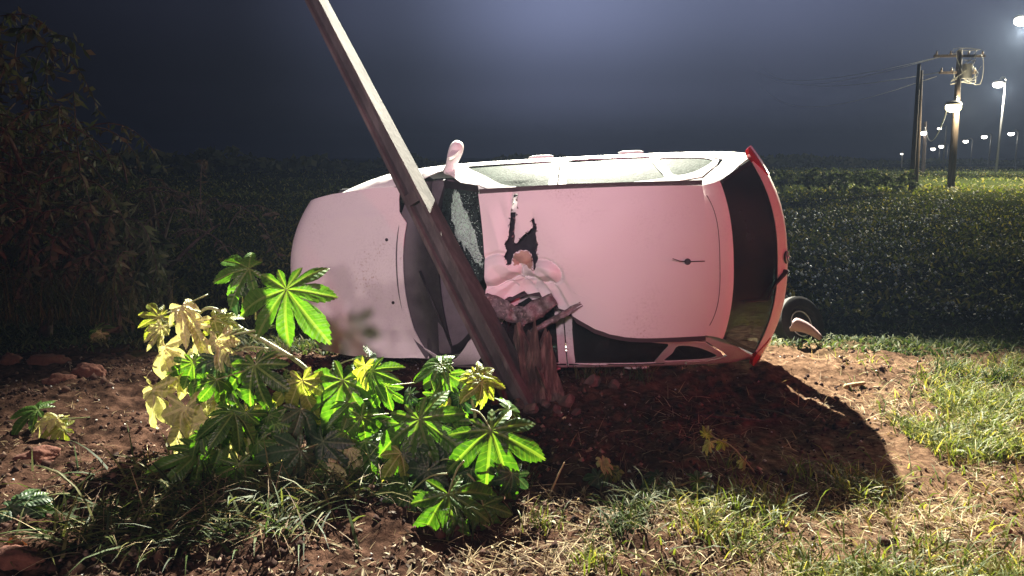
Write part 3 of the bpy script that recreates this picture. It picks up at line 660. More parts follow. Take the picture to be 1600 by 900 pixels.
for l0, l1 in ((1.42, 1.56), (4.2, 4.34), (6.6, 6.74)):        # solid blocks across the channel
    bm = bmesh.new(); vs = []
    for l in (l0, l1):
        for u, v in ((-ha + .034, hb - .083), (ha - .034, hb - .083), (ha - .036, hb - .004), (-ha + .036, hb - .004)): vs.append(bm.verts.new(pole_pt(u, v, l + (v > .03) * (.03 if l == l1 else -.03) * -1)))
    for f_ in ((0, 1, 2, 3), (4, 5, 6, 7), (0, 1, 5, 4), (1, 2, 6, 5), (2, 3, 7, 6), (3, 0, 4, 7)): bm.faces.new([vs[i] for i in f_])
    bmesh.ops.recalc_face_normals(bm, faces=bm.faces); frombm('channel_block', bm, M['concrete'], pole, smooth=False)
# splintered wooden stump behind the pole's foot
sb = at(846, 618, 5.06); sb.z = hz(sb.x, sb.y) - .02
stump = empty('splintered_stump', sb); tag(stump, 'splintered brown wooden stump standing against the crushed roof corner', 'stump')
bm = bmesh.new(); g = []; N_ = 18             # the torn trunk: crushed, folded slabs of wood and bark
for i in range(11):
    row = []
    for k in range(N_):
        a = 2 * math.pi * k / N_; t = i / 10; hh = .42 + .18 * noise.noise(Vector((math.cos(a) * 2.2, math.sin(a) * 2.2, 7))) + .09 * ((k % 3) - 1)
        rr = .14 * (1 - .22 * t + .35 * max(0, .18 - t)) * (1 + .20 * noise.noise(Vector((k * 3.7, i * .35, 1))) + .14 * ((k * 7) % 3 - 1))
        row.append(bm.verts.new(Vector((rr * math.cos(a) - .07 * t + .02 * noise.noise(Vector((i * .6, k, 3))), rr * math.sin(a) * .8, hh * t))))
    g.append(row)
for i in range(10):
    for k in range(N_): 
        q4 = (g[i][k], g[i][(k+1) % N_], g[i+1][(k+1) % N_], g[i+1][k]); bm.faces.new((q4[0], q4[1], q4[2])); bm.faces.new((q4[0], q4[2], q4[3]))
c_ = bm.verts.new((-.05, 0, .30))
for k in range(N_): bm.faces.new((g[-1][k], g[-1][(k+1) % N_], c_))
frombm('trunk', bm, M['wood'], stump, smooth=False)
for k in range(13):
    q = random.random() * 2 * math.pi; rr = .13 * math.sqrt(random.random()); h = random.uniform(.08, .40)
    b0 = Vector((rr * math.cos(q) * 1.0, rr * math.sin(q) * .7, 0)); lean = Vector((random.uniform(-.26, .20) - .02, random.uniform(-.10, .08), h * random.uniform(.6, 1)))
    w = random.uniform(.012, .045); bm = bmesh.new(); a = random.random() * 3; R2 = Matrix.Rotation(a, 3, 'Z'); rings = []
    for t, s_ in ((0, 1), (.35, 1.1), (.65, .85), (.88, .5), (1, .08)):
        c = b0 + lean * t + Vector((noise.noise(Vector((t * 3, k, 0))) * .05, noise.noise(Vector((t * 3, k, 9))) * .04, 0))
        rings.append([bm.verts.new(c + R2 @ Vector((x * w * s_, y * w * .45 * s_, 0))) for x, y in ((-1, -1), (1, -.7), (.8, 1), (-.9, .8))])
    for i in range(4):
        for j in range(4): bm.faces.new((rings[i][j], rings[i][(j+1) % 4], rings[i+1][(j+1) % 4], rings[i+1][j]))
    bm.faces.new(rings[-1]); bmesh.ops.recalc_face_normals(bm, faces=bm.faces)
    frombm('splinter', bm, M['wood'], stump, smooth=False)
def rock(name, loc, s, m, seed, sub=3, sharp=True):
    bm = bmesh.new(); bmesh.ops.create_icosphere(bm, subdivisions=sub, radius=1)
    for v in bm.verts:
        p = v.co.copy(); f_ = 1 + .38 * noise.noise(p * 1.3 + Vector((seed, 0, 0))) + .16 * noise.noise(p * 3.5 + Vector((seed, 5, 0))) + .07 * noise.noise(p * 9 + Vector((seed, 5, 3)))
        if sharp: p = Vector([max(-.72, min(.72, c)) for c in p]) * 1.2
        v.co = Vector((p.x * s[0], p.y * s[1], p.z * s[2])) * f_
    o = frombm(name, bm, m, smooth=not sharp); o.location = loc; o.rotation_euler = (random.random(), random.random(), random.random() * 6) if sharp else (0, 0, random.uniform(-.5, .5)); return o
for k, (px, py, s_) in enumerate([(745, 608, .05), (772, 622, .035), (792, 640, .04), (812, 628, .05), (830, 640, .06), (852, 628, .05), (868, 640, .045), (884, 625, .06), (846, 612, .05), (900, 640, .035), (806, 655, .03), (873, 652, .035), (925, 575, .07), (960, 585, .05), (858, 600, .04), (826, 606, .05)]):
    Y = 4.72 + (650 - py) * .008; p = at(px, py, Y); p.z = hz(p.x, p.y) + s_ * .35
    tag(rock('rubble_chunk', p, (s_, s_ * .7, s_ * .6), M['rubble'], k * 3.1, 2), 'reddish chunk of broken rubble among others at the foot of the leaning pole', 'rubble', 'rubble at the foot of the pole')
lb = ['lumpy red earth clod at the far left edge, in front of the dark ditch', 'long red earth clod left of the pale leaf by the ditch', 'rounded red earth clod just in front of the dark hollow', 'ragged red earth clod beside the dark hollow behind the wilted leaves', 'dark red clod below the torn pale leaf on the left', 'red clod by the lower left corner under a dead brown leaf', 'broad red earth clod beneath the glossy leaf at the left edge', 'low red clod at the bottom edge left of centre']
for k, (px, py, sx, sz_) in enumerate([(15, 556, .10, .06), (75, 552, .15, .055), (92, 588, .11, .055), (140, 578, .13, .07), (60, 705, .12, .05), (30, 870, .12, .04)]):
    Yg = 1.7 / math.tan(PITCH + math.atan((py + 18 - 450) / F)); p = at(px, py, Yg); p.z = hz(p.x, p.y) + sz_ * .3
    tag(rock('earth_clod', p, (sx, sx * .55, sz_), M['clod'], k * 5.3 + 1, 4, False), lb[k], 'earth clod')

# ------------------------------------------------------------------ castor plants: every leaf a mesh of its own
def leaf_mat(name, dark, mid, vein, rough, tr, tint, wav=.5):
    m = mat(name, mid, rough, Specular_IOR_Level=.45); t = m.node_tree; L = t.links.new
    uv = nd(t, 'ShaderNodeUVMap'); sp = nd(t, 'ShaderNodeSeparateXYZ'); L(uv.outputs[0], sp.inputs[0])
    ab = nd(t, 'ShaderNodeMath', operation='ABSOLUTE'); L(sp.outputs[0], ab.inputs[0])
    tc = nd(t, 'ShaderNodeTexCoord'); n = nd(t, 'ShaderNodeTexNoise'); n.inputs['Scale'].default_value = 9; n.inputs['Detail'].default_value = 6; L(tc.outputs['Object'], n.inputs['Vector'])
    oi = nd(t, 'ShaderNodeObjectInfo'); sm = nd(t, 'ShaderNodeMath', operation='MULTIPLY_ADD'); L(oi.outputs['Random'], sm.inputs[0]); sm.inputs[1].default_value = .3; L(n.outputs[0], sm.inputs[2])
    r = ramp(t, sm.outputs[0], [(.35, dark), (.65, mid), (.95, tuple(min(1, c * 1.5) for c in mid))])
    v1 = nd(t, 'ShaderNodeMath', operation='LESS_THAN'); v1.inputs[1].default_value = .022; L(ab.outputs[0], v1.inputs[0])
    # side ribs run out from the midrib towards the tip
    k = nd(t, 'ShaderNodeMath', operation='MULTIPLY_ADD'); L(ab.outputs[0], k.inputs[0]); k.inputs[1].default_value = -.75; L(sp.outputs[1], k.inputs[2])
    w = nd(t, 'ShaderNodeMath', operation='MULTIPLY'); L(k.outputs[0], w.inputs[0]); w.inputs[1].default_value = 78
    si = nd(t, 'ShaderNodeMath', operation='SINE'); L(w.outputs[0], si.inputs[0])
    gt = nd(t, 'ShaderNodeMath', operation='GREATER_THAN'); L(si.outputs[0], gt.inputs[0]); gt.inputs[1].default_value = .9
    h = nd(t, 'ShaderNodeMath', operation='MULTIPLY'); L(gt.outputs[0], h.inputs[0]); h.inputs[1].default_value = .38
    mx = nd(t, 'ShaderNodeMath', operation='MAXIMUM'); L(v1.outputs[0], mx.inputs[0]); L(h.outputs[0], mx.inputs[1])
    c = nd(t, 'ShaderNodeMix', data_type='RGBA'); L(mx.outputs[0], c.inputs[0]); L(r.outputs[0], c.inputs[6]); c.inputs[7].default_value = (*vein, 1)
    L(c.outputs[2], P(m).inputs['Base Color'])
    bp = nd(t, 'ShaderNodeBump'); bp.inputs['Strength'].default_value = wav * .5; bp.inputs['Distance'].default_value = .005
    ad = nd(t, 'ShaderNodeMath', operation='MULTIPLY_ADD'); L(n.outputs[0], ad.inputs[0]); ad.inputs[1].default_value = 1.5; L(si.outputs[0], ad.inputs[2])
    L(ad.outputs[0], bp.inputs['Height']); L(bp.outputs[0], P(m).inputs['Normal'])
    return translucent(m, tr, tint)
LM = {'green': leaf_mat('castor_leaf_green', (.020, .058, .012), (.055, .135, .020), (.16, .24, .07), .38, .42, (.85, 1, .16)),
      'young': leaf_mat('young_leaf', (.10, .15, .02), (.20, .26, .04), (.40, .42, .16), .45, .45, (1, .95, .3)),
      'wilt': leaf_mat('wilted_leaf_underside', (.20, .22, .09), (.42, .43, .19), (.55, .52, .30), .6, .25, (1, .95, .6), .9),
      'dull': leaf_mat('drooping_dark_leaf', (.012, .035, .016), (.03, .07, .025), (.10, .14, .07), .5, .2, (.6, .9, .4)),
      'brown': leaf_mat('dead_brown_leaf', (.08, .035, .02), (.20, .085, .04), (.25, .14, .08), .7, .15, (1, .6, .3))}
M['stem'] = noisy(mat('pale_green_stem', rough=.5), [(.3, (.16, .20, .07)), (.6, (.30, .34, .15)), (.8, (.42, .36, .22))], 12, bump=.2, stretch=(1, 1, 1))
M['stem_d'] = noisy(mat('brown_twig', rough=.8), [(.3, (.09, .06, .035)), (.7, (.22, .16, .10))], 15, bump=.4)
def leaf_mesh(seed, angs, lens, fold=.16, droop=.55, crumple=0., squash=1., teeth=1., waist=.34):
    """palmate leaf: lobes at angs (degrees from the tip lobe); petiole joins at the origin; tip along +y"""
    rnd = random.Random(seed); na = len(angs); dr = [rnd.uniform(.35, 1.7) for _ in angs]; bm = bmesh.new(); uvl = bm.loops.layers.uv.new('UVMap')
    order = sorted(range(na), key=lambda i: angs[i]); A = [R(angs[i]) for i in order]; Ln = [lens[i] for i in order]
    rays = []                                        # (theta, radius, offangle, lobe)
    for j in range(na):
        lo = (A[j] - A[j-1]) / 2 if j else R(20); hi = (A[j+1] - A[j]) / 2 if j < na - 1 else R(20)
        m = 11
        for k in range(-m, m + 1):
            d = abs(k) / m; half = lo if k < 0 else hi
            if k == -m and j: continue
            th = A[j] + math.copysign(half * d ** 1.35, k) if k else A[j]
            u = abs(th - A[j]) / half
            r_ = waist + (1 - waist) * max(0, 1 - u) ** (1 / 1.9)
            r_ *= Ln[j] if u < .8 else (Ln[j] * (1 - (u - .8) / .2 * .5) + (min(Ln[j], Ln[max(0, j-1)] if k < 0 else Ln[min(na-1, j+1)])) * (u - .8) / .2 * .5)
            if k % 2 and abs(k) < m: r_ *= 1 + .05 * teeth
            jn = max(0, j-1) if k < 0 else min(na-1, j+1); dj = dr[j] * (1 - u / 2) + dr[jn] * u / 2
            rays.append((th, r_, th - A[j], j, dj))
    sc = [.0, .10, .24, .38, .52, .66, .80, .91, 1.0]; grid = []
    ph = rnd.random() * 9
    for th, rr, off, j, dj in rays:
        col = []
        for s_ in sc:
            r_ = rr * s_; x = math.sin(th) * r_ * squash; y = math.cos(th) * r_
            lat = abs(math.sin(off)) * r_
            z = fold * lat * 2.2 * (1 - .4 * s_) - droop * (r_ ** 2) * .75 * dj
            z += .010 * math.sin((r_ - lat * .75) * 60) * min(1, lat * 9) * teeth
            z += (.03 + .18 * crumple) * noise.noise(Vector((x * 3.2 + ph, y * 3.2, ph)))
            if crumple:
                z += crumple * (.10 * noise.noise(Vector((x * 9, y * 4, ph + 3))) + .05 * noise.noise(Vector((x * 18, y * 12, ph))))
                x *= 1 - .35 * crumple * r_; x += crumple * .10 * noise.noise(Vector((y * 4, ph, 3)))
            col.append((Vector((x, y, z)), (math.copysign(lat, off) if off else 0, r_)))
        grid.append(col)
    c0 = bm.verts.new(grid[0][0][0]); V = [[c0] + [bm.verts.new(p) for p, _ in col[1:]] for col in grid]
    def setuv(f, ids):
        for l, (i, k) in zip(f.loops, ids): l[uvl].uv = grid[i][k][1]
    for i in range(len(grid) - 1):
        f = bm.faces.new((V[i][1], V[i+1][1], c0)); setuv(f, ((i, 1), (i+1, 1), (i, 0)))
        for k in range(1, len(sc) - 1):
            f = bm.faces.new((V[i][k], V[i][k+1], V[i+1][k+1], V[i+1][k])); setuv(f, ((i, k), (i, k+1), (i+1, k+1), (i+1, k)))
    me = bpy.data.meshes.new('leaf'); bm.to_mesh(me); bm.free(); me.polygons.foreach_set('use_smooth', [True] * len(me.polygons)); return me
A9 = [0, 40, -40, 80, -80, 118, -118, 155, -155]; L9 = [1, .94, .92, .78, .80, .62, .58, .42, .40]
A7 = [0, 46, -46, 92, -92, 140, -140]; L7 = [1, .9, .92, .72, .7, .45, .48]
LEAF = {}
for k_, mk in (('green', 'green'), ('dull', 'dull'), ('young', 'young')):
    LEAF[k_] = []
    for q in range(6):
        rr_ = random.Random(q + 50)
        me = leaf_mesh(q, [a + rr_.uniform(-8, 8) for a in (A9 if q % 2 == 0 else A7)], [l * rr_.uniform(.78, 1.12) for l in (L9 if q % 2 == 0 else L7)], .20 + .03 * q, .5 + .14 * q, 0 if k_ == 'green' else .25, waist=.42)
        me.materials.append(LM[mk]); LEAF[k_].append(me)
for k_, mk in (('wilt', 'wilt'), ('brown', 'brown')):
    LEAF[k_] = []
    for q in range(5):
        rr_ = random.Random(q + 90)
        me = leaf_mesh(q + 20, [a * .8 + rr_.uniform(-8, 8) for a in A7], [l * rr_.uniform(.75, 1.1) for l in L7], .50, .7, .45 + .14 * q, .66, .5, waist=.55)
        me.materials.append(LM[mk]); LEAF[k_].append(me)
def put_leaf(parent, p, size, yaw=0, elev=25, tip=0, kind='green', var=None, name='leaf', label=None):
    """yaw/elev: where the upper face looks (0,0 = at the viewer side); tip: 0 = tip lobe hangs down, + = swings right"""
    n = Vector((math.sin(R(yaw)) * math.cos(R(elev)), -math.cos(R(yaw)) * math.cos(R(elev)), math.sin(R(elev))))
    d = Vector((math.sin(R(tip)), 0, -math.cos(R(tip)))); y = (d - n * d.dot(n)).normalized(); x = y.cross(n)
    me = LEAF[kind][random.randrange(len(LEAF[kind])) if var is None else var % len(LEAF[kind])]
    o = bpy.data.objects.new(name, me); COL.objects.link(o); o.parent = parent
    o.matrix_local = Matrix.Translation(p - parent.location) @ Matrix((x, y, n)).transposed().to_4x4() @ Matrix.Diagonal((size * 1.06, size * 1.06, size * 1.06, 1))
    if label: o['label'] = label
    return o
def stem(parent, pts, r0, r1, name='stem', m=None):
    bm = bmesh.new(); tube(bm, curve_pts([Vector(p) - parent.location for p in pts], 5), r0, r1, 7); return frombm(name, bm, m or M['stem'], parent)
def gy(px, py): return 1.7 / math.tan(PITCH + math.atan((py - 450) / F))       # distance of the flat ground seen at py
def base_pt(px, py):
    p = at(px, py, gy(px, py)); p.z = hz(p.x, p.y); return p

# the big bent plant on the left
b0 = base_pt(565, 735)
pl = empty('castor_plant', b0); tag(pl, 'tall broken castor plant with big green leaves and pale wilted ones, left of the pole', 'plant', 'castor plants')
J = at(480, 578, 4.25)
stem(pl, [b0, at(545, 660, 4.1), J, at(420, 537, 4.3), at(375, 512, 4.3), at(345, 487, 4.3), at(322, 482, 4.28), at(302, 500, 4.25)], .016, .009, 'main_stem')
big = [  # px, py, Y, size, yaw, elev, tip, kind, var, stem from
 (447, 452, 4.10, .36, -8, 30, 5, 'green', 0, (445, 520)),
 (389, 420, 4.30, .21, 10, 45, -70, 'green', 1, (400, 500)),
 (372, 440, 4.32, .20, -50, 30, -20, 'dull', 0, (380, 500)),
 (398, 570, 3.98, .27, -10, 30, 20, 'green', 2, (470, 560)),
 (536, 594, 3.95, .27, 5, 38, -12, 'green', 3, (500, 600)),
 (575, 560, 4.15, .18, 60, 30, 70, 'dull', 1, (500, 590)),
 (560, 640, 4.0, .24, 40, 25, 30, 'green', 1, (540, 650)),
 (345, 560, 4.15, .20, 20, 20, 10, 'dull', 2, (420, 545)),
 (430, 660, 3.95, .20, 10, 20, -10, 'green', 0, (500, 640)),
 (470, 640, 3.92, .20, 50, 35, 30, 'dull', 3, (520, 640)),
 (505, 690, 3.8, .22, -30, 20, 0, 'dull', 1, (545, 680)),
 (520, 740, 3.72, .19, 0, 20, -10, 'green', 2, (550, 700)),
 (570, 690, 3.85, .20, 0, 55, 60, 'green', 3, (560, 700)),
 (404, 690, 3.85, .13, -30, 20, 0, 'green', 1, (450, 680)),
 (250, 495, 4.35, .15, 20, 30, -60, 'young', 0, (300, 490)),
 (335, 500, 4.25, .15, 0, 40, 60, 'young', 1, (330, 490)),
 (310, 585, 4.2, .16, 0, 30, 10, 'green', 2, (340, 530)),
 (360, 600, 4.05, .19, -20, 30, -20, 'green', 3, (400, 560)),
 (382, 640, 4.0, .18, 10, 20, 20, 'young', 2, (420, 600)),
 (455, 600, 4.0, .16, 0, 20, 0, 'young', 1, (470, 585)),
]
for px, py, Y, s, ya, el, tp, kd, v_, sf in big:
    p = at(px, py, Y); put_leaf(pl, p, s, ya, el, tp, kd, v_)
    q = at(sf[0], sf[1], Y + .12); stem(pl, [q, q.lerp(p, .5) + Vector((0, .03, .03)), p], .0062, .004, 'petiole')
rl = random.Random(77)
for k in range(58):         # smaller leaves that fill the middle of the bent plant
    px = rl.uniform(300, 610); py = rl.uniform(560, 775); Y = rl.uniform(3.85, 4.2) - (py - 600) * .0014; p = at(px, py, Y)
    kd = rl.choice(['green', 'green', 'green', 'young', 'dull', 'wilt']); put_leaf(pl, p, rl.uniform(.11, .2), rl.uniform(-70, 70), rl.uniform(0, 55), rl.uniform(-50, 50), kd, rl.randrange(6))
    q = p + Vector((.05 + .1 * rl.random(), .12, rl.uniform(-.06, .05))); stem(pl, [q, p], .005, .003, 'petiole')
wil = [(285, 478, 4.2, .21, 10, 40, 20, 0), (262, 540, 4.2, .25, -15, 10, 0, 1), (285, 560, 4.22, .20, 30, 10, -5, 2), (340, 530, 4.15, .24, 0, 10, 8, 3), (244, 605, 4.15, .26, -10, 5, 0, 4), (290, 635, 4.05, .30, 15, 5, 3, 0),
       (325, 655, 3.98, .27, -10, 10, -4, 2), (345, 600, 4.1, .24, 25, 0, 6, 1), (405, 640, 4.05, .20, -20, 15, 20, 3), (430, 690, 3.9, .22, 20, 10, 15, 4), (470, 715, 3.8, .18, 0, 30, 50, 0), (375, 680, 3.95, .2, 0, 20, -10, 2), (252, 510, 4.3, .15, 30, 20, -30, 3), (545, 700, 3.8, .16, 20, 30, 40, 1), (310, 505, 4.2, .17, -30, 20, 10, 4)]
for px, py, Y, s, ya, el, tp, v_ in wil:
    s *= 1.22; p = at(px, py, Y); o = put_leaf(pl, p, s, ya, el, tp, 'wilt', v_, label='pale wilted leaf hanging limp with its underside out')
    q = at(px + 40, py - 18, Y + .1); stem(pl, [q, p], .005, .0035, 'petiole')
stem(pl, [at(400, 520, 4.3), at(370, 515, 4.3), at(335, 520, 4.2)], .009, .006); stem(pl, [at(450, 500, 4.3), at(420, 512, 4.25), at(350, 525, 4.2)], .010, .006)
stem(pl, [J, at(450, 556, 4.2), at(430, 560, 4.15)], .010, .006); stem(pl, [at(500, 610, 4.1), at(470, 590, 4.1), at(440, 575, 4.1)], .008, .005)
# plant on the right of it
b1 = base_pt(735, 800)
p2 = empty('castor_plant', b1); tag(p2, 'bushy castor plant with six broad lit leaves right in front of the pole foot', 'plant', 'castor plants')
top = at(735, 620, 3.95)
stem(p2, [b1, at(728, 720, 3.72), at(742, 660, 3.85), top, at(718, 590, 3.98)], .013, .007, 'main_stem')
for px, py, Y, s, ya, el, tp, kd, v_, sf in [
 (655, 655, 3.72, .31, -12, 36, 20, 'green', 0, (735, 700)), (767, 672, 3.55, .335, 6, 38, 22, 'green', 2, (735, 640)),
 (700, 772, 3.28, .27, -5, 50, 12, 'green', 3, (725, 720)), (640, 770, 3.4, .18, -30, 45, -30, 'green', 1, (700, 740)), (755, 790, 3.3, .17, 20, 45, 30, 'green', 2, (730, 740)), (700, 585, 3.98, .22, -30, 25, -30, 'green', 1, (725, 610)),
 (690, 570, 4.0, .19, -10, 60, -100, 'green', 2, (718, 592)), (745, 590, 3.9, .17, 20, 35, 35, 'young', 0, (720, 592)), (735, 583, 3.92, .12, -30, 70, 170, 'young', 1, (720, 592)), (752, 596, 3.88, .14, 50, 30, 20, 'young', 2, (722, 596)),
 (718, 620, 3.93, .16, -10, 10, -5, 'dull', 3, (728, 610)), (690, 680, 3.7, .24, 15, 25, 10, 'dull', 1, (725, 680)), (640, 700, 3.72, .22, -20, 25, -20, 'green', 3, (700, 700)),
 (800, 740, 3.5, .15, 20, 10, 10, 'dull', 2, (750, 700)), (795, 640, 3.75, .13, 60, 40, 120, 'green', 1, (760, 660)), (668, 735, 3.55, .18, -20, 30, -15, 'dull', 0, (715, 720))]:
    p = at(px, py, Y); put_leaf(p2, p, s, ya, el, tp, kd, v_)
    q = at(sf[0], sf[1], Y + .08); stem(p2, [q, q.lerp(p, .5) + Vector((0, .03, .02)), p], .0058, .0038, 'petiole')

for k in range(24):
    px = rl.uniform(620, 800); py = rl.uniform(610, 820); Y = 3.85 - (py - 620) * .0022; p = at(px, py, Y)
    put_leaf(p2, p, rl.uniform(.10, .19), rl.uniform(-70, 70), rl.uniform(0, 50), rl.uniform(-60, 60), rl.choice(['green', 'dull', 'dull', 'young']), rl.randrange(6))
    stem(p2, [p + Vector((.02, .1, -.03)), p], .004, .003, 'petiole')
# torn-off leaves and small plants on the soil
def lone(name, px, py, label, cat, items, stems=(), group=None):
    b = base_pt(px, py); e_ = empty(name, b); tag(e_, label, cat, group)
    for (lx, ly, up, s, ya, el, tp, kd, v_) in items:
        p = at(lx, ly, gy(px, py) + up); put_leaf(e_, p, s, ya, el, tp, kd, v_)
    for pts, r0, r1 in stems: stem(e_, [at(x, y, gy(px, py) + u) for x, y, u in pts], r0, r1)
    return e_
lone('torn_leaf', 90, 688, 'pale torn leaf lying on red soil near the left edge, its stalk pointing right', 'leaf', [(92, 655, 0, .20, 0, 60, -75, 'wilt', 1), (60, 640, .1, .19, 0, 70, -90, 'green', 1), (100, 668, -.02, .15, 20, 50, -60, 'young', 3)], [([(92, 655, 0), (115, 654, 0), (140, 652, 0)], .006, .003)])
lone('torn_leaf', 155, 535, 'small grey green leaf standing at the brink of the dark ditch on the left', 'leaf', [(158, 520, 0, .18, 0, 30, -30, 'wilt', 2), (150, 515, .05, .14, 0, 40, 60, 'green', 1)])
lone('torn_leaf', 25, 815, 'glossy dark green leaf lying at the lower left edge', 'leaf', [(15, 792, 0, .2, 0, 60, 70, 'dull', 2), (30, 785, .03, .15, 0, 60, 90, 'green', 3)])
lone('dead_leaf', 30, 860, 'curled orange brown dead leaf by the lower left corner', 'leaf', [(35, 845, 0, .11, 0, 50, -70, 'brown', 1)])
lone('seedling', 1170, 745, 'bent seedling sprig leaning over inside the car shadow', 'plant', [(1110, 690, 0, .085, -30, 20, -20, 'wilt', 1), (1103, 680, 0, .06, 0, 20, 160, 'young', 2), (1162, 718, 0, .085, 10, 10, 0, 'wilt', 3), (1128, 690, 0, .05, 0, 30, 10, 'young', 1)], [([(1180, 740, 0), (1160, 715, 0), (1140, 695, 0), (1118, 685, 0), (1108, 675, 0)], .005, .003)])
lone('seedling', 942, 755, 'little seedling with pale lobed leaves at the left end of the car shadow', 'plant', [(940, 718, 0, .10, 0, 50, 20, 'wilt', 2), (948, 735, -.02, .09, 20, 50, 60, 'green', 2), (935, 745, -.03, .09, -20, 40, -40, 'dull', 1), (962, 738, 0, .08, 40, 40, 60, 'young', 0)], [([(943, 755, 0), (942, 735, 0), (940, 718, 0)], .004, .003)])
lone('trampled_castor_sprig', 1040, 780, 'trampled castor sprig lying flat in front of the car shadow', 'plant', [(1010, 768, 0, .13, 0, 70, -70, 'wilt', 3), (1040, 760, 0, .10, 0, 70, 20, 'green', 3), (1090, 752, 0, .11, 0, 60, 90, 'green', 0), (1105, 768, -.05, .10, 10, 40, 30, 'dull', 1), (1030, 745, .05, .09, 0, 60, -60, 'dull', 3)], [([(1010, 770, 0), (1050, 762, 0), (1100, 745, .02)], .006, .004)])

# ------------------------------------------------------------------ grass, straw and litter (nobody could count them)
def blades(name, X, Y, ln, wd, lean, mats, z0=-.005, seg=3, droop=.5, label=None, cat=None):
    """curved tapering blades; lean 0 = upright, 1 = lying flat"""
    n = len(X); az = rng.random(n) * 2 * np.pi; ln = ln * rng.uniform(.5, 1.25, n); wd = wd * rng.uniform(.6, 1.3, n)
    ln_ = np.clip(lean + rng.normal(0, .18, n), 0, 1.0) * (np.pi / 2) * .98
    Z = height(X, Y) + z0 + rng.uniform(0, .012, n); P0 = np.stack([X, Y, Z], -1)
    dirh = np.stack([np.cos(az), np.sin(az), 0 * az], -1); side_ = np.stack([-np.sin(az), np.cos(az), 0 * az], -1)
    tw = rng.uniform(-1, 1, n)[:, None] * .8; side_ = side_ + np.array([0, 0, 1.]) * tw; side_ /= np.linalg.norm(side_, axis=1)[:, None]
    V = []; p = P0; a = ln_ * (1 - droop * .6)
    for k in range(seg + 1):
        w = (wd * (1 - (k / seg) ** 1.6) * .5)[:, None]
        if k < seg: V += [p - side_ * w, p + side_ * w]
        else: V += [p]
        a2 = a + droop * rng.uniform(.2, 1, n) * (k + 1) / seg
        st = (ln / seg)[:, None]; p = p + (dirh * np.sin(a2)[:, None] + np.array([0, 0, 1.]) * np.cos(a2)[:, None]) * st
        a = a2; hh = height(p[:, 0], p[:, 1]) + .004; p[:, 2] = np.maximum(p[:, 2], hh)
    m = 2 * seg + 1; V = np.stack(V, 1).reshape(-1, 3); b = (np.arange(n) * m)[:, None]; T = []
    for k in range(seg - 1): T += [[2*k, 2*k+1, 2*k+3], [2*k, 2*k+3, 2*k+2]]
    T += [[2*seg-2, 2*seg-1, 2*seg]]
    Fq = (b[:, :, None] + np.array(T)[None]).reshape(-1, 3)
    o = fast_mesh(name, V, Fq, mats, smooth=False, tri=True); tag(o, label, cat, kind='stuff'); return o
G1 = translucent(island(mat('fresh_grass', rough=.5), [(0, (.045, .06, .015)), (.45, (.09, .125, .025)), (.75, (.18, .19, .05)), (1, (.34, .29, .12))]), .32, (1, 1, .35))
G2 = translucent(island(mat('dry_straw', rough=.7), [(0, (.10, .06, .035)), (.4, (.22, .15, .08)), (.75, (.36, .27, .15)), (1, (.52, .44, .28))]), .2, (1, .9, .6))
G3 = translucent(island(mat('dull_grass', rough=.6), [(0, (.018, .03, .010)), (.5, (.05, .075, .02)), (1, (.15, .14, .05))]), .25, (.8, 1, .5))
def scatter(n, x0, x1, y0, y1, dens=None):
    X = rng.uniform(x0, x1, n); Y = y0 + (y1 - y0) * rng.random(n) ** 1.25
    if dens is not None: k = rng.random(n) < dens(X, Y); X, Y = X[k], Y[k]
    return X, Y
inshadow = lambda X, Y: (X > .2) & (X < 2.45) & (Y > 3.75)
clump = lambda X, Y, s=2.4, k=0: ss(-.12, .35, fbm(X, Y, s, 3, 20 + k))
right = lambda X, Y: ss(-.4, 1.2, X + .55 * (3.9 - Y))
# straw and fresh grass, right foreground
X, Y = scatter(46000, -.6, 4.6, 2.3, 6.1, lambda X, Y: (.2 + .8 * clump(X, Y, 2.0, 1)) * right(X, Y) * np.where(inshadow(X, Y), .22, 1) * np.where(Y > 5.3, .35, 1))
blades('dry_straw', X, Y, .13, .006, .95, G2, seg=2, droop=.3, label='dry straw lying over the soil in the right foreground', cat='straw')
X, Y = scatter(80000, .3, 4.8, 2.3, 6.2, lambda X, Y: (.06 + clump(X, Y, 1.7, 5) ** 1.15) * ss(.5, 2.0, X + .8 * (3.7 - Y)) * np.where(inshadow(X, Y), .05, 1) * np.where(Y > 5.2, .5, 1))
blades('grass', X, Y, .16, .009, .6, G1, droop=.8, label='bright green grass patches in the right foreground', cat='grass')
# bits of straw and roots all over the torn soil
X, Y = scatter(9000, -4.2, .8, 2.3, 6.0, lambda X, Y: .15 + .85 * clump(X, Y, 3, 7))
blades('soil_litter', X, Y, .055, .0045, .93, G2, seg=2, droop=.2, label='chopped straw and root bits on the torn red soil', cat='litter')
X, Y = scatter(5200, -1.9, .9, 2.4, 4.3, lambda X, Y: .2 + .8 * clump(X, Y, 4, 9) * ss(3.2, 2.9, Y))
blades('leaf_litter', X, Y, .045, .016, .9, island(mat('leaf_litter', rough=.7), [(0, (.05, .03, .02)), (.6, (.14, .09, .05)), (1, (.34, .30, .18))]), seg=2, droop=.3, label='small dead leaves mixed in the foreground soil', cat='litter')
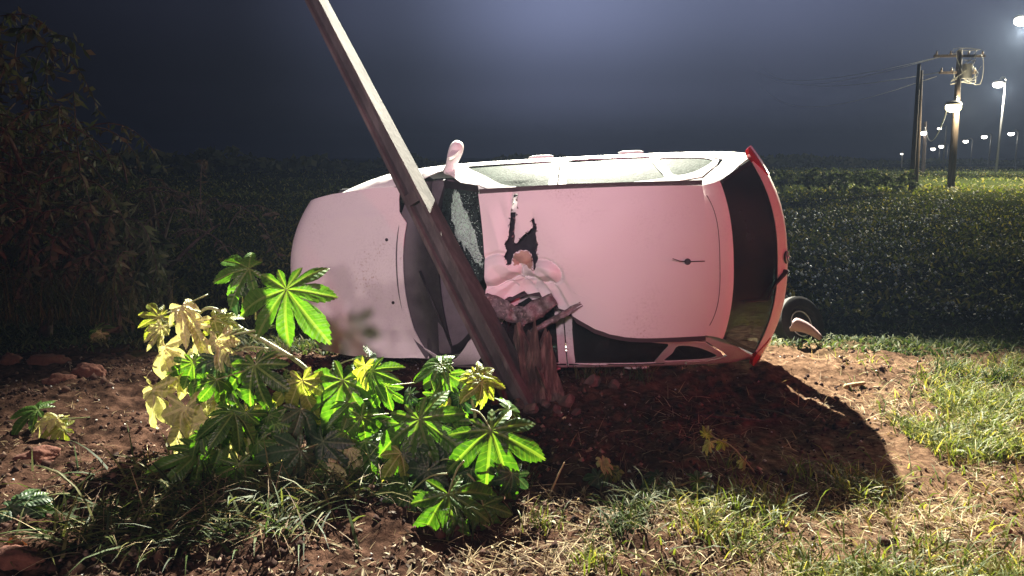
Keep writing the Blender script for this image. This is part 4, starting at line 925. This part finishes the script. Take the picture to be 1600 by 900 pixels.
# crumbs of soil
def crumbs(name, X, Y, s, m_, label):
    n = len(X); s = s * rng.uniform(.25, 1, n) ** 1.6; Z = height(X, Y) + s * .3; D = np.array([[1, 0, 0], [-1, 0, 0], [0, 1, 0], [0, -1, 0], [0, 0, 1], [0, 0, -1], [.6, .6, .5], [-.6, .55, -.4], [.5, -.6, -.5], [-.55, -.6, .5]], float)[:6]
    J = 1 + rng.uniform(-.35, .35, (n, 6, 3)); V = np.stack([X, Y, Z], -1)[:, None] + D[None] * J * s[:, None, None] + rng.uniform(-.3, .3, (n, 6, 3)) * s[:, None, None]
    T = np.array([[0, 2, 4], [2, 1, 4], [1, 3, 4], [3, 0, 4], [2, 0, 5], [1, 2, 5], [3, 1, 5], [0, 3, 5]])
    tag(fast_mesh(name, V.reshape(-1, 3), (np.arange(n)[:, None, None] * 6 + T[None]).reshape(-1, 3), m_, tri=True), label, 'soil', kind='stuff')
SC = island(mat('soil_crumb', rough=.95), [(0, (.012, .006, .005)), (.5, (.055, .026, .019)), (.85, (.12, .065, .045)), (1, (.28, .2, .15))])
X, Y = scatter(34000, -4.4, 4.4, 2.3, 6.6, lambda X, Y: (.15 + .85 * clump(X, Y, 2.6, 13)) * (1 - .6 * ss(.8, 2, X)))
crumbs('soil_crumbs', X, Y, .017, SC, 'crumbs of red soil strewn over the torn ground')
X, Y = scatter(2600, -4.4, 3.2, 2.3, 6.4, lambda X, Y: clump(X, Y, 1.6, 14))
crumbs('soil_lumps', X, Y, .034, SC, 'lumps of red soil on the torn ground')
X, Y = scatter(420, -4.0, 3.6, 2.4, 6.3); crumbs('pale_debris', X, Y, .011, mat('pale_chips', (.6, .6, .56), .4), 'tiny pale chips and glass crumbs scattered over the soil')
# flattened long grass under the castor plants
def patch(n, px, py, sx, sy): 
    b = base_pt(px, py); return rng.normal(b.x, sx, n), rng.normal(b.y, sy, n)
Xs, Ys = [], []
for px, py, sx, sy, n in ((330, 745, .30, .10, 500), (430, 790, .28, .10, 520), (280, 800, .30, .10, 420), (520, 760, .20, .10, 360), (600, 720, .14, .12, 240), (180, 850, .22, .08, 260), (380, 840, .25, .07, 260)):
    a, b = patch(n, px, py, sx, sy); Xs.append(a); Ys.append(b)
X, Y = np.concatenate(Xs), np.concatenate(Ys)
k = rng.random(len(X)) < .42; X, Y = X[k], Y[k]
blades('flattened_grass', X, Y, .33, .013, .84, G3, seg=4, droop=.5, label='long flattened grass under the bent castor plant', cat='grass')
k = rng.random(len(X)) < .35
blades('flattened_straw', X[k] + .02, Y[k], .34, .006, .92, G2, seg=4, droop=.4, label='pale straw stalks tangled in the flattened grass', cat='straw')
# tufts one can tell apart: each a thing
tufts = [(850, 818, .15, 46, 'yellow green grass tuft on bare soil right of the bushy castor plant', 1), (975, 830, .20, 110, 'dense pale grass clump in the bottom centre', 0), (1000, 800, .20, 80, 'loose drooping grass clump just behind the dense pale one', 0), (928, 880, .15, 60, 'broad leafed weed tuft at the bottom edge, right of centre', 1),
         (1128, 735, .17, 18, 'few thin blades rising from the near rim of the car shadow', 1), (1248, 745, .20, 22, 'tall thin bright blades at the near rim of the car shadow, right part', 1), (1310, 740, .14, 30, 'short bright tuft at the right tip of the car shadow', 1), (925, 600, .25, 60, 'dark weed tuft against the underside of the crushed roof', 2), (1000, 605, .22, 60, 'weed tuft in front of the lower windows of the car', 2),
         (265, 560, .2, 1, '', 2), (1560, 600, .25, 90, 'thick grass clump at the right edge beyond the bright soil', 2), (1480, 590, .22, 80, 'grass clump on the bright soil rim, left of the thick one', 2), (40, 520, .25, 34, 'thin weeds at the far left brink of the ditch', 2), (245, 545, .2, 26, 'short weeds behind the wilted leaves', 2), (720, 830, .2, 34, 'hanging grass below the lowest castor leaf', 2), (800, 760, .22, 60, 'grass tuft under the right tip of the bushy castor plant', 2)]
for px, py, ln, n, lab, kd in tufts:
    if n < 5: continue
    b = base_pt(px, py); me_o = blades('grass_tuft', b.x + rng.normal(0, .028 + ln * .12, n), b.y + rng.normal(0, .03 + ln * .1, n), ln, .008, .35 if kd else .6, (G2, G1, G3)[kd] if px not in (975, 1000) else G3, seg=4, droop=1.0)
    del me_o['kind']; tag(me_o, lab, 'grass tuft')
# grass of the verge behind, getting coarser with distance
def verge(n, y0, y1, ln, wd, name, m_, label, k=0):
    t = rng.random(n); Y = y0 * (y1 / y0) ** t; X = rng.uniform(-.75, .75, n) * (Y + 1)
    keep = rng.random(n) < .4 + .75 * clump(X, Y, 1.1 if y0 < 14 else .35, k); X, Y = X[keep], Y[keep]
    return blades(name, X, Y, ln, wd, .6, m_, seg=3, droop=.9, label=label, cat='grass')
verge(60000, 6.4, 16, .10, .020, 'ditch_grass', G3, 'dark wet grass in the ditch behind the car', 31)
verge(60000, 9.5, 36, .12, .05, 'verge_grass', G1, 'rough grass of the verge behind the car', 32)
verge(18000, 30, 95, .25, .10, 'far_grass', G1, 'lit grass bank below the street lamps', 33)
# white specks added where wet grass would glint in the lamplight
n = 3200; Y = 9 * (28 / 9) ** rng.random(n); X = Y * rng.uniform(.33, .72, n); kk = rng.random(n) < .1 + .9 * clump(X, Y, .7, 40); X, Y = X[kk], Y[kk]; n = len(X)
s = (.008 * Y ** .55 * rng.uniform(.2, 1.0, n) ** 2.5 + .003); Z = height(X, Y) + .12 + .08 * rng.random(n); Pc = np.stack([X, Y, Z], -1)
D = np.array([[1, 0, 0], [-1, 0, 0], [0, 1, 0], [0, -1, 0], [0, 0, 1], [0, 0, -1]], float)
V = (Pc[:, None] + D[None] * s[:, None, None]).reshape(-1, 3); T = np.array([[0, 2, 4], [2, 1, 4], [1, 3, 4], [3, 0, 4], [2, 0, 5], [1, 2, 5], [3, 1, 5], [0, 3, 5]])
tag(fast_mesh('glint_specks', V, (np.arange(n)[:, None, None] * 6 + T[None]).reshape(-1, 3), mat('glint_white', (.85, .88, .85), .3), tri=True), 'tiny white specks standing in for glinting drops in the verge grass', 'glints', kind='stuff')

# ------------------------------------------------------------------ shrubs at the left, dark tree line
M['bark'] = noisy(mat('bark', rough=.9), [(.3, (.05, .035, .028)), (.7, (.14, .10, .08))], 10, bump=.8)
FOL = translucent(island(mat('shrub_foliage', rough=.55), [(0, (.05, .06, .035)), (.5, (.11, .13, .07)), (1, (.2, .2, .12))]), .25, (.8, 1, .5))
FOLR = translucent(island(mat('russet_foliage', rough=.6), [(0, (.03, .025, .02)), (.5, (.08, .06, .045)), (1, (.15, .13, .08))]), .2, (1, .7, .5))
def fronds(name, n, start, parent, m_, leafl=.16, leafw=.028, per=34, hang=1.0, seed=0, spread=.6, length=1.2):
    """arching branchlets hung with narrow leaves"""
    r = np.random.default_rng(seed); V = []; T = []; twig = bmesh.new()
    for i in range(n):
        p = np.array(start(r)); d = np.array([r.normal(0, spread), r.normal(0, spread), .5 + r.random() * .4]); d /= np.linalg.norm(d); L_ = length * r.uniform(.5, 1.2); pts = [Vector(p)]
        for s_ in range(8):
            d = d + np.array([0, 0, -.30 * hang]); d /= np.linalg.norm(d); p = p + d * L_ / 8; pts.append(Vector(p))
        tube(twig, pts, .010, .003, 4, False)
        for q in range(per):
            t = r.random() ** .7 * 7.99; k = int(t); b = np.array(pts[k].lerp(pts[k+1], t - k))
            a = r.normal(0, 1, 3); a[2] -= 1.1 * hang; a /= np.linalg.norm(a); sd = np.cross(a, r.normal(0, 1, 3)); sd /= np.linalg.norm(sd) + 1e-6; l = leafl * r.uniform(.5, 1.3); w = leafw * r.uniform(.6, 1.2)
            j = len(V); V += [b, b + a * l * .45 + sd * w, b + a * l, b + a * l * .45 - sd * w]; T += [(j, j+1, j+2, j+3)]
    o = fast_mesh(name, np.array(V), np.array(T), m_, parent); o['kind'] = 'stuff'
    t = frombm('branch', twig, M['bark'], parent); t['kind'] = 'stuff'; return o
def shrub(px, pyb, Y, label, name, nf, w, h, m_, hang=1., length=1.2, leafl=.16, leafw=.028, spread=.6, seed=0, trunk=True, per=34):
    p = at(px, pyb, Y); p.z = hz(p.x, p.y) - .05; e_ = empty(name, p); tag(e_, label, 'shrub' if 'shrub' in name else 'tree')
    if trunk:
        bm = bmesh.new(); tube(bm, curve_pts([(0, 0, 0), (.05 * w, 0, h * .35), (-.08 * w, .1, h * .65), (.1 * w, 0, h * .9)], 4), .05 * h ** .5, .02, 7)
        for k in range(4): a = k * 1.7; tube(bm, curve_pts([(0, 0, h * (.35 + .12 * k)), (math.cos(a) * w * .3, math.sin(a) * w * .3, h * (.6 + .1 * k)), (math.cos(a) * w * .5, math.sin(a) * w * .5, h * (.72 + .08 * k))], 3), .03, .012, 6)
        frombm('trunk', bm, M['bark'], e_)
    def st(r):
        a = r.random() * 6.28; q = r.random() ** .5; zz = h * (.45 + .55 * r.random()); k = math.sin(math.pi * min(1, zz / h * .85)) ** .5
        return (math.cos(a) * q * w * .6 * k, math.sin(a) * q * w * .5 * k, zz)
    fronds('crown', nf, st, e_, m_, leafl, leafw, per, hang, seed, spread, length); return e_
shrub(60, 430, 8.6, 'weeping shrub at the left edge with hanging leafy sprays, dimly lit', 'weeping_shrub', 90, 2.0, 2.5, FOL, 1.1, 1.2, .15, .022, seed=3)
shrub(150, 420, 8.2, 'pale green drooping shrub in front of the weeping one', 'drooping_shrub', 46, 1.1, 1.55, FOL, 1.3, .9, .17, .026, seed=5)
shrub(250, 430, 9.4, 'thin russet shrub right of the drooping ones, fading into the dark', 'thin_shrub', 34, 1.6, 1.8, FOLR, .9, 1.2, .12, .016, seed=8, per=22)
shrub(-40, 430, 9.6, 'dark drooping tree at the far left edge behind the weeping shrub', 'dark_tree', 80, 3.0, 3.6, FOL, 1.0, 1.6, .16, .03, seed=9)
for px, py, ln, n, lab in ((100, 350, .95, 240, 'tangle of long dry grass below the drooping shrub'), (200, 372, .8, 160, 'long bent grass right of the tangle under the shrubs'), (30, 380, .9, 160, 'tall dim grass at the left edge under the dark tree')):
    q = at(px, py + 60, 7.6); o = blades('tall_grass', q.x + rng.normal(0, .38, n), q.y + rng.normal(0, .25, n), ln, .009, .35, G3, seg=5, droop=1.1, z0=.25); del o['kind']; tag(o, lab, 'grass')

# far dark tree line on both sides of the road, as one mass
V = []; T = []; r = np.random.default_rng(4)
for i in range(9000):
    X = r.uniform(-150, 210); 
    Y = 105 + 25 * math.sin(X * .02) + r.uniform(-6, 6) + (60 if X > 60 else 0) ; top = (1.3 + 1.0 * float(vn(X * .06, 3)) + 2 * float(vn(X * .21, 8))) * (1.0 if X < 60 else .55)
    if X < 10: top += (10 - X) * .008
    z = r.random() ** .6 * top; b = np.array([X, Y, z]); a = r.normal(0, 1, 3); a /= np.linalg.norm(a); c = np.cross(a, r.normal(0, 1, 3)); c /= np.linalg.norm(c); s_ = r.uniform(.3, .8)
    j = len(V); V += [b - a * s_, b + c * s_ * .7, b + a * s_, b - c * s_ * .7]; T.append((j, j+1, j+2, j+3))
tag(fast_mesh('far_tree_line', np.array(V), np.array(T), FOL), 'dark tree line along the horizon', 'trees', kind='stuff')
hill = empty('_', (0, 0, 0)); bpy.data.objects.remove(hill)
# dark bushes between the verge and the poles
for px, py, Y, w, h, lab, sd in ((1270, 262, 30, 5.5, 1.0, 'low dark bush mass just right of the car on the skyline', 41), (1345, 262, 33, 3.6, .8, 'low dark bush left of the forked poles', 42)):
    shrub(px, py, Y, lab, 'dark_shrub', 110, w, h, FOL, .7, .5, .12, .03, .8, sd, False, 60)

# ------------------------------------------------------------------ road, poles, street lamps, wires
ASPH = noisy(mat('asphalt', rough=.8), [(.3, (.035, .035, .038)), (.7, (.06, .06, .062))], 3, bump=.2)
rp = [(62, 60), (58, 72), (50, 95), (44, 130), (40, 180), (38, 260), (36, 420)]
V = []; 
for x, y in rp: V += [(x, y, hz(x, y) + .12), (x + 9 + (y - 60) * .01, y, hz(x, y) + .12)]
road = frompy('road', V, [(2*i, 2*i+1, 2*i+3, 2*i+2) for i in range(len(rp) - 1)], ASPH); tag(road, kind='structure')
WOODP = noisy(mat('old_pole_wood', rough=.9), [(.3, (.05, .036, .032)), (.7, (.13, .10, .09))], 6, bump=.6, stretch=(4, 4, .4))
def emit(name, col, st):
    m = bpy.data.materials.new(name); m.use_nodes = True; t = m.node_tree; t.nodes.clear(); e_ = nd(t, 'ShaderNodeEmission'); e_.inputs[0].default_value = (*col, 1); e_.inputs[1].default_value = st
    o = nd(t, 'ShaderNodeOutputMaterial'); t.links.new(e_.outputs[0], o.inputs[0]); return m
EM = {'warm': emit('warm_lamp_glass', (1, .86, .45), 14), 'white': emit('white_lamp_glass', (1, .95, .82), 12), 'dim': emit('dim_lamp_glass', (1, .93, .8), 5)}
MET = mat('galvanised_steel', (.25, .25, .26), .5, Metallic=.6)
def lamp_head(parent, p, d, r, em, arm=None):
    """arm with a bulb in a hooded head; d = side it reaches to"""
    if arm:
        bm = bmesh.new(); tube(bm, curve_pts([arm, (arm + p) / 2 + Vector((0, 0, r * 1.2)), p], 4), r * .28, r * .22, 6); frombm('lamp_arm', bm, MET, parent)
    bm = bmesh.new(); bmesh.ops.create_uvsphere(bm, u_segments=14, v_segments=8, radius=r)
    for v in bm.verts: v.co = Vector((v.co.x * 1.5, v.co.y, max(-.1 * r, v.co.z * .6)))
    o = frombm('lamp_hood', bm, MET, parent); o.location = p + Vector((0, 0, r * .25))
    bm = bmesh.new(); bmesh.ops.create_uvsphere(bm, u_segments=14, v_segments=8, radius=r * 1.15); o = frombm('bulb', bm, em, parent); o.location = p - Vector((0, 0, r * .3)); o.scale = (1.2, 1, .8)
def big_pole(px, pyb, pyt, Y, r0, r1, label, name='wooden_pole', lean=0):
    b = at(px, pyb, Y); top = at(px + lean, pyt, Y); e_ = empty(name, b); tag(e_, label, 'utility pole')
    bm = bmesh.new(); tube(bm, [Vector((0, 0, -1.2)), (top - b) * .5, top - b], r0, r1, 12); frombm('shaft', bm, WOODP, e_); return e_, top - b
eB, tB = big_pole(1486, 300, 78, 34, .17, .10, 'thick dark pole carrying a bright yellow lamp, right of the forked poles', lean=14)
eA, tA = big_pole(1424, 303, 100, 33, .11, .07, 'thin dark pole left of the thick one, its foot in the verge', lean=12)
eA2, tA2 = big_pole(1432, 302, 110, 34.5, .09, .06, 'second thin pole standing close beside the thin dark pole', lean=8)
eC, tC = big_pole(1443, 262, 190, 62, .16, .11, 'distant pole with a white lamp behind the pair of thin poles', lean=3)
c = at(1490, 165, 33.5) - eB.location; lamp_head(eB, c, 1, .24, EM['warm'], at(1496, 160, 34) - eB.location)
c = at(1443, 207, 61.8) - eC.location; lamp_head(eC, c, 1, .19, EM['white'], at(1446, 200, 62) - eC.location)
for z_, w_ in ((-.25, 1.1), (-.95, .8)):          # crossarms with insulators, and the transformer
    bm = bmesh.new(); box(bm, tB + Vector((0, 0, z_)), (w_ * 2, .10, .10)); o = frombm('crossarm', bm, WOODP, eB, smooth=False)
    for q in (-.9, -.35, .35, .9):
        bm = bmesh.new(); bmesh.ops.create_cone(bm, cap_ends=True, segments=10, radius1=.05, radius2=.03, depth=.16); i_ = frombm('insulator', bm, mat('porcelain', (.3, .22, .18), .3), o); i_.location = tB + Vector((q * w_, 0, z_ + .13))
bm = bmesh.new(); bmesh.ops.create_cone(bm, cap_ends=True, segments=18, radius1=.2, radius2=.2, depth=.6); o = frombm('transformer', bm, MET, eB); o.location = tB + Vector((.34, -.1, -.9)); edgesplit(o)
bm = bmesh.new()                                  # tangle of loose wire round the pole head
for k in range(8):
    c0_ = tB + Vector((.25, -.1, -.6)); tube(bm, curve_pts([c0_ + Vector((random.uniform(-.6, .7), random.uniform(-.3, .3), random.uniform(-.9, .7))) for _ in range(4)], 4), .010, .010, 4)
frombm('wire_tangle', bm, mat('loose_wire', (.25, .25, .24), .6), eB)['kind'] = 'stuff'
# the light these lamps give
def pl_light(name, loc, pw, col): lamp(name, 'POINT', loc, (0, 0, 0), pw, col, .15)
pl_light('lamp_on_thick_pole', eB.location + Vector((-.1, -.55, 3.6)), 900, (1, .85, .5))
for nm, px, py, Y, r_, em, pw, pyb, lab in (
    ('a', 1560, 130, 62, .30, 'white', 5000, 256, 'tall street lamp with a white star bright bulb, highest of the row'),
    ('b', 1468, 200, 110, .22, 'dim', 0, 256, 'distant street lamp just right of the pole with the white lamp'),
    ('c', 1458, 232, 190, .42, 'white', 0, 250, 'left of the two lowest lamps between the poles'),
    ('d', 1471, 228, 180, .42, 'white', 0, 250, 'right of the two lowest lamps between the poles'),
    ('e', 1509, 220, 160, .38, 'white', 0, 252, 'small street lamp first to the right of the thick pole'),
    ('f', 1538, 213, 140, .36, 'white', 0, 254, 'small street lamp second to the right of the thick pole'),
    ('g', 1580, 208, 130, .36, 'white', 0, 256, 'small street lamp third to the right of the thick pole, near the frame edge'),
    ('h', 1409, 240, 90, .12, 'dim', 0, 252, 'short pale lamp post on the skyline left of all poles'),
    ('i', 1597, 30, 38, .26, 'white', 13000, 262, 'nearest street lamp at the upper right edge of the photo')):
    p = at(px, py, Y); gx = p.x + (.009 * Y if nm not in 'hi' else .1 if nm == 'h' else 1.5); b = Vector((gx, Y, hz(gx, Y) - .3)); e_ = empty('street_lamp', b); tag(e_, lab, 'street lamp', 'street lamps along the road')
    tp = Vector((gx, Y, p.z + .25)) - b; bm = bmesh.new(); tube(bm, [Vector((0, 0, 0)), tp * .5, tp], .10 if Y < 100 else .16, .06 if Y < 100 else .12, 8); frombm('post', bm, MET, e_)
    lamp_head(e_, p - b, -1, r_, EM[em], tp)
    if pw: pl_light('street_lamp_light', p + Vector((0, -.4, -r_ - .35)), pw, (1, .93, .7))
# wires running from the poles to the left
def wire(a, b, sag, label, r=.012):
    bm = bmesh.new(); tube(bm, [a.lerp(b, t) - Vector((0, 0, sag * 4 * t * (1 - t))) for t in np.linspace(0, 1, 17)], r, r, 4); o = frombm('power_line', bm, mat('wire', (.6, .6, .6), .5)); tag(o, label, 'power line', 'power lines from the poles')
WT = eB.location + tB
for k, (dz, ex, ey, sg_) in enumerate(((-.1, 1180, 110, .5), (-.15, 1195, 118, .5), (-.9, 1190, 104, .6), (-1.1, 1185, 128, .9))):
    wire(WT + Vector((-.3 * k, 0, dz)), at(ex, ey, 150 - k), sg_ * 3, ['highest of the wires leaving the thick pole to the left', 'second wire below the top, leaving the thick pole to the left', 'third wire leaving the thick pole to the left', 'lowest sagging wire leaving the thick pole to the left'][k])
wire(at(1480, 172, 36), at(1446, 200, 60), 1.2, 'short curved wire sagging between the far pole and the thick pole', .03)
# torn-off wheel behind the tail
wc = at(1248, 503, 7.0); wc.z = hz(wc.x, wc.y) + .17
we = empty('loose_wheel', wc); tag(we, 'loose black wheel with a thin white ring lying tilted behind the car tail', 'wheel')
we.rotation_euler = (R(62), R(32), R(10))
bm = bmesh.new(); prof = [(-.07, .17), (-.08, .22), (-.06, .26), (0, .27), (.06, .26), (.08, .22), (.07, .17), (.03, .15), (.03, .0)]
N = 40; rg = [[bm.verts.new((r_ * math.cos(2*math.pi*k/N), r_ * math.sin(2*math.pi*k/N), a)) for a, r_ in prof[:-1]] for k in range(N)]
for k in range(N):
    for j in range(len(prof) - 2): bm.faces.new((rg[k][j], rg[k][j+1], rg[(k+1) % N][j+1], rg[(k+1) % N][j]))
bm.faces.new([rg[k][-1] for k in range(N)]); bmesh.ops.recalc_face_normals(bm, faces=bm.faces); o = frombm('tyre', bm, M['rubber'], we); edgesplit(o, 40)
bm = bmesh.new(); tube(bm, [Vector((.12 * math.cos(q), .12 * math.sin(q), .036)) for q in np.linspace(0, 2*math.pi, 41)], .006, seg=6); frombm('ring', bm, mat('white_ring', (.8, .8, .8), .4), we)
fp = at(1258, 512, 6.55); fr = empty('body_fragment', fp); tag(fr, 'pinkish white curved piece of bodywork lying below the loose wheel', 'car fragment')
g = []; bm = bmesh.new()
for i in range(14):
    t = i / 13; c = Vector((-.13 + .27 * t, 0, .03 - .12 * t * t)); row = []
    for j in range(5):
        s_ = j / 4 - .5; w = .13 * (1 - .75 * t) ** .7 * min(1, t * 6 + .5); row.append(bm.verts.new(c + Vector((s_ * w * .35, -.03 * math.cos(s_ * 3), s_ * w))))
    g.append(row)
for i in range(13):
    for j in range(4): bm.faces.new((g[i][j], g[i+1][j], g[i+1][j+1], g[i][j+1]))
o = frombm('curved_panel', bm, mat('scuffed_pink_panel', (.34, .24, .24), .6), fr); q_ = o.modifiers.new('t', 'SOLIDIFY'); q_.thickness = .006
# splinters of wood and stalks on the ground
for k, (x0, y0, x1, y1, r_, lab) in enumerate(((1085, 655, 1205, 657, .012, 'long pale stick lying in the car shadow'), (1180, 640, 1260, 662, .006, 'thin twig in the shadow below the tail'), (858, 770, 882, 722, .006, 'dry stalk standing upright left of the car shadow'), (820, 760, 905, 752, .003, 'thin dry stalk lying level beside the upright one'), (130, 830, 300, 806, .008, 'bent dry stalk lying across the lower left soil'), (1320, 615, 1350, 608, .02, 'small pale debris piece on the bright soil at the right'), (60, 770, 200, 760, .004, 'thin root lying on the left soil'))):
    a, b = base_pt(x0, y0), base_pt(x1, y1)
    if k == 2: a = base_pt(858, 775); b = at(882, 722, a.y)
    e0 = a.lerp(b, .5) ; 
    if k != 2: e0.z = hz(e0.x, e0.y) + .02
    a.z += r_; b.z += r_ * (k != 2); bm = bmesh.new(); tube(bm, curve_pts([a, e0 + Vector((0, 0, r_)), b], 5), r_, r_ * .6, 6)
    o = frombm('dry_stick', bm, M['stem_d'] if k in (1, 6) else M['wood'] if k == 0 else G2 and mat('dry_stalk', (.35, .27, .15), .7)); tag(o, lab, 'stick')

# ------------------------------------------------------------------ night haze
bm = bmesh.new(); box(bm, Vector((40, 170, 6)), (560, 560, 17)); hzm = bpy.data.materials.new('night_haze'); hzm.use_nodes = True; t = hzm.node_tree; t.nodes.clear()
pv_ = nd(t, 'ShaderNodeVolumePrincipled'); pv_.inputs['Color'].default_value = (.5, .65, 1, 1); pv_.inputs['Density'].default_value = .0010; pv_.inputs['Anisotropy'].default_value = .3
o = nd(t, 'ShaderNodeOutputMaterial'); t.links.new(pv_.outputs[0], o.inputs['Volume'])
hb_ = frombm('haze', bm, hzm, smooth=False); tag(hb_, 'thin night haze', None, kind='stuff')
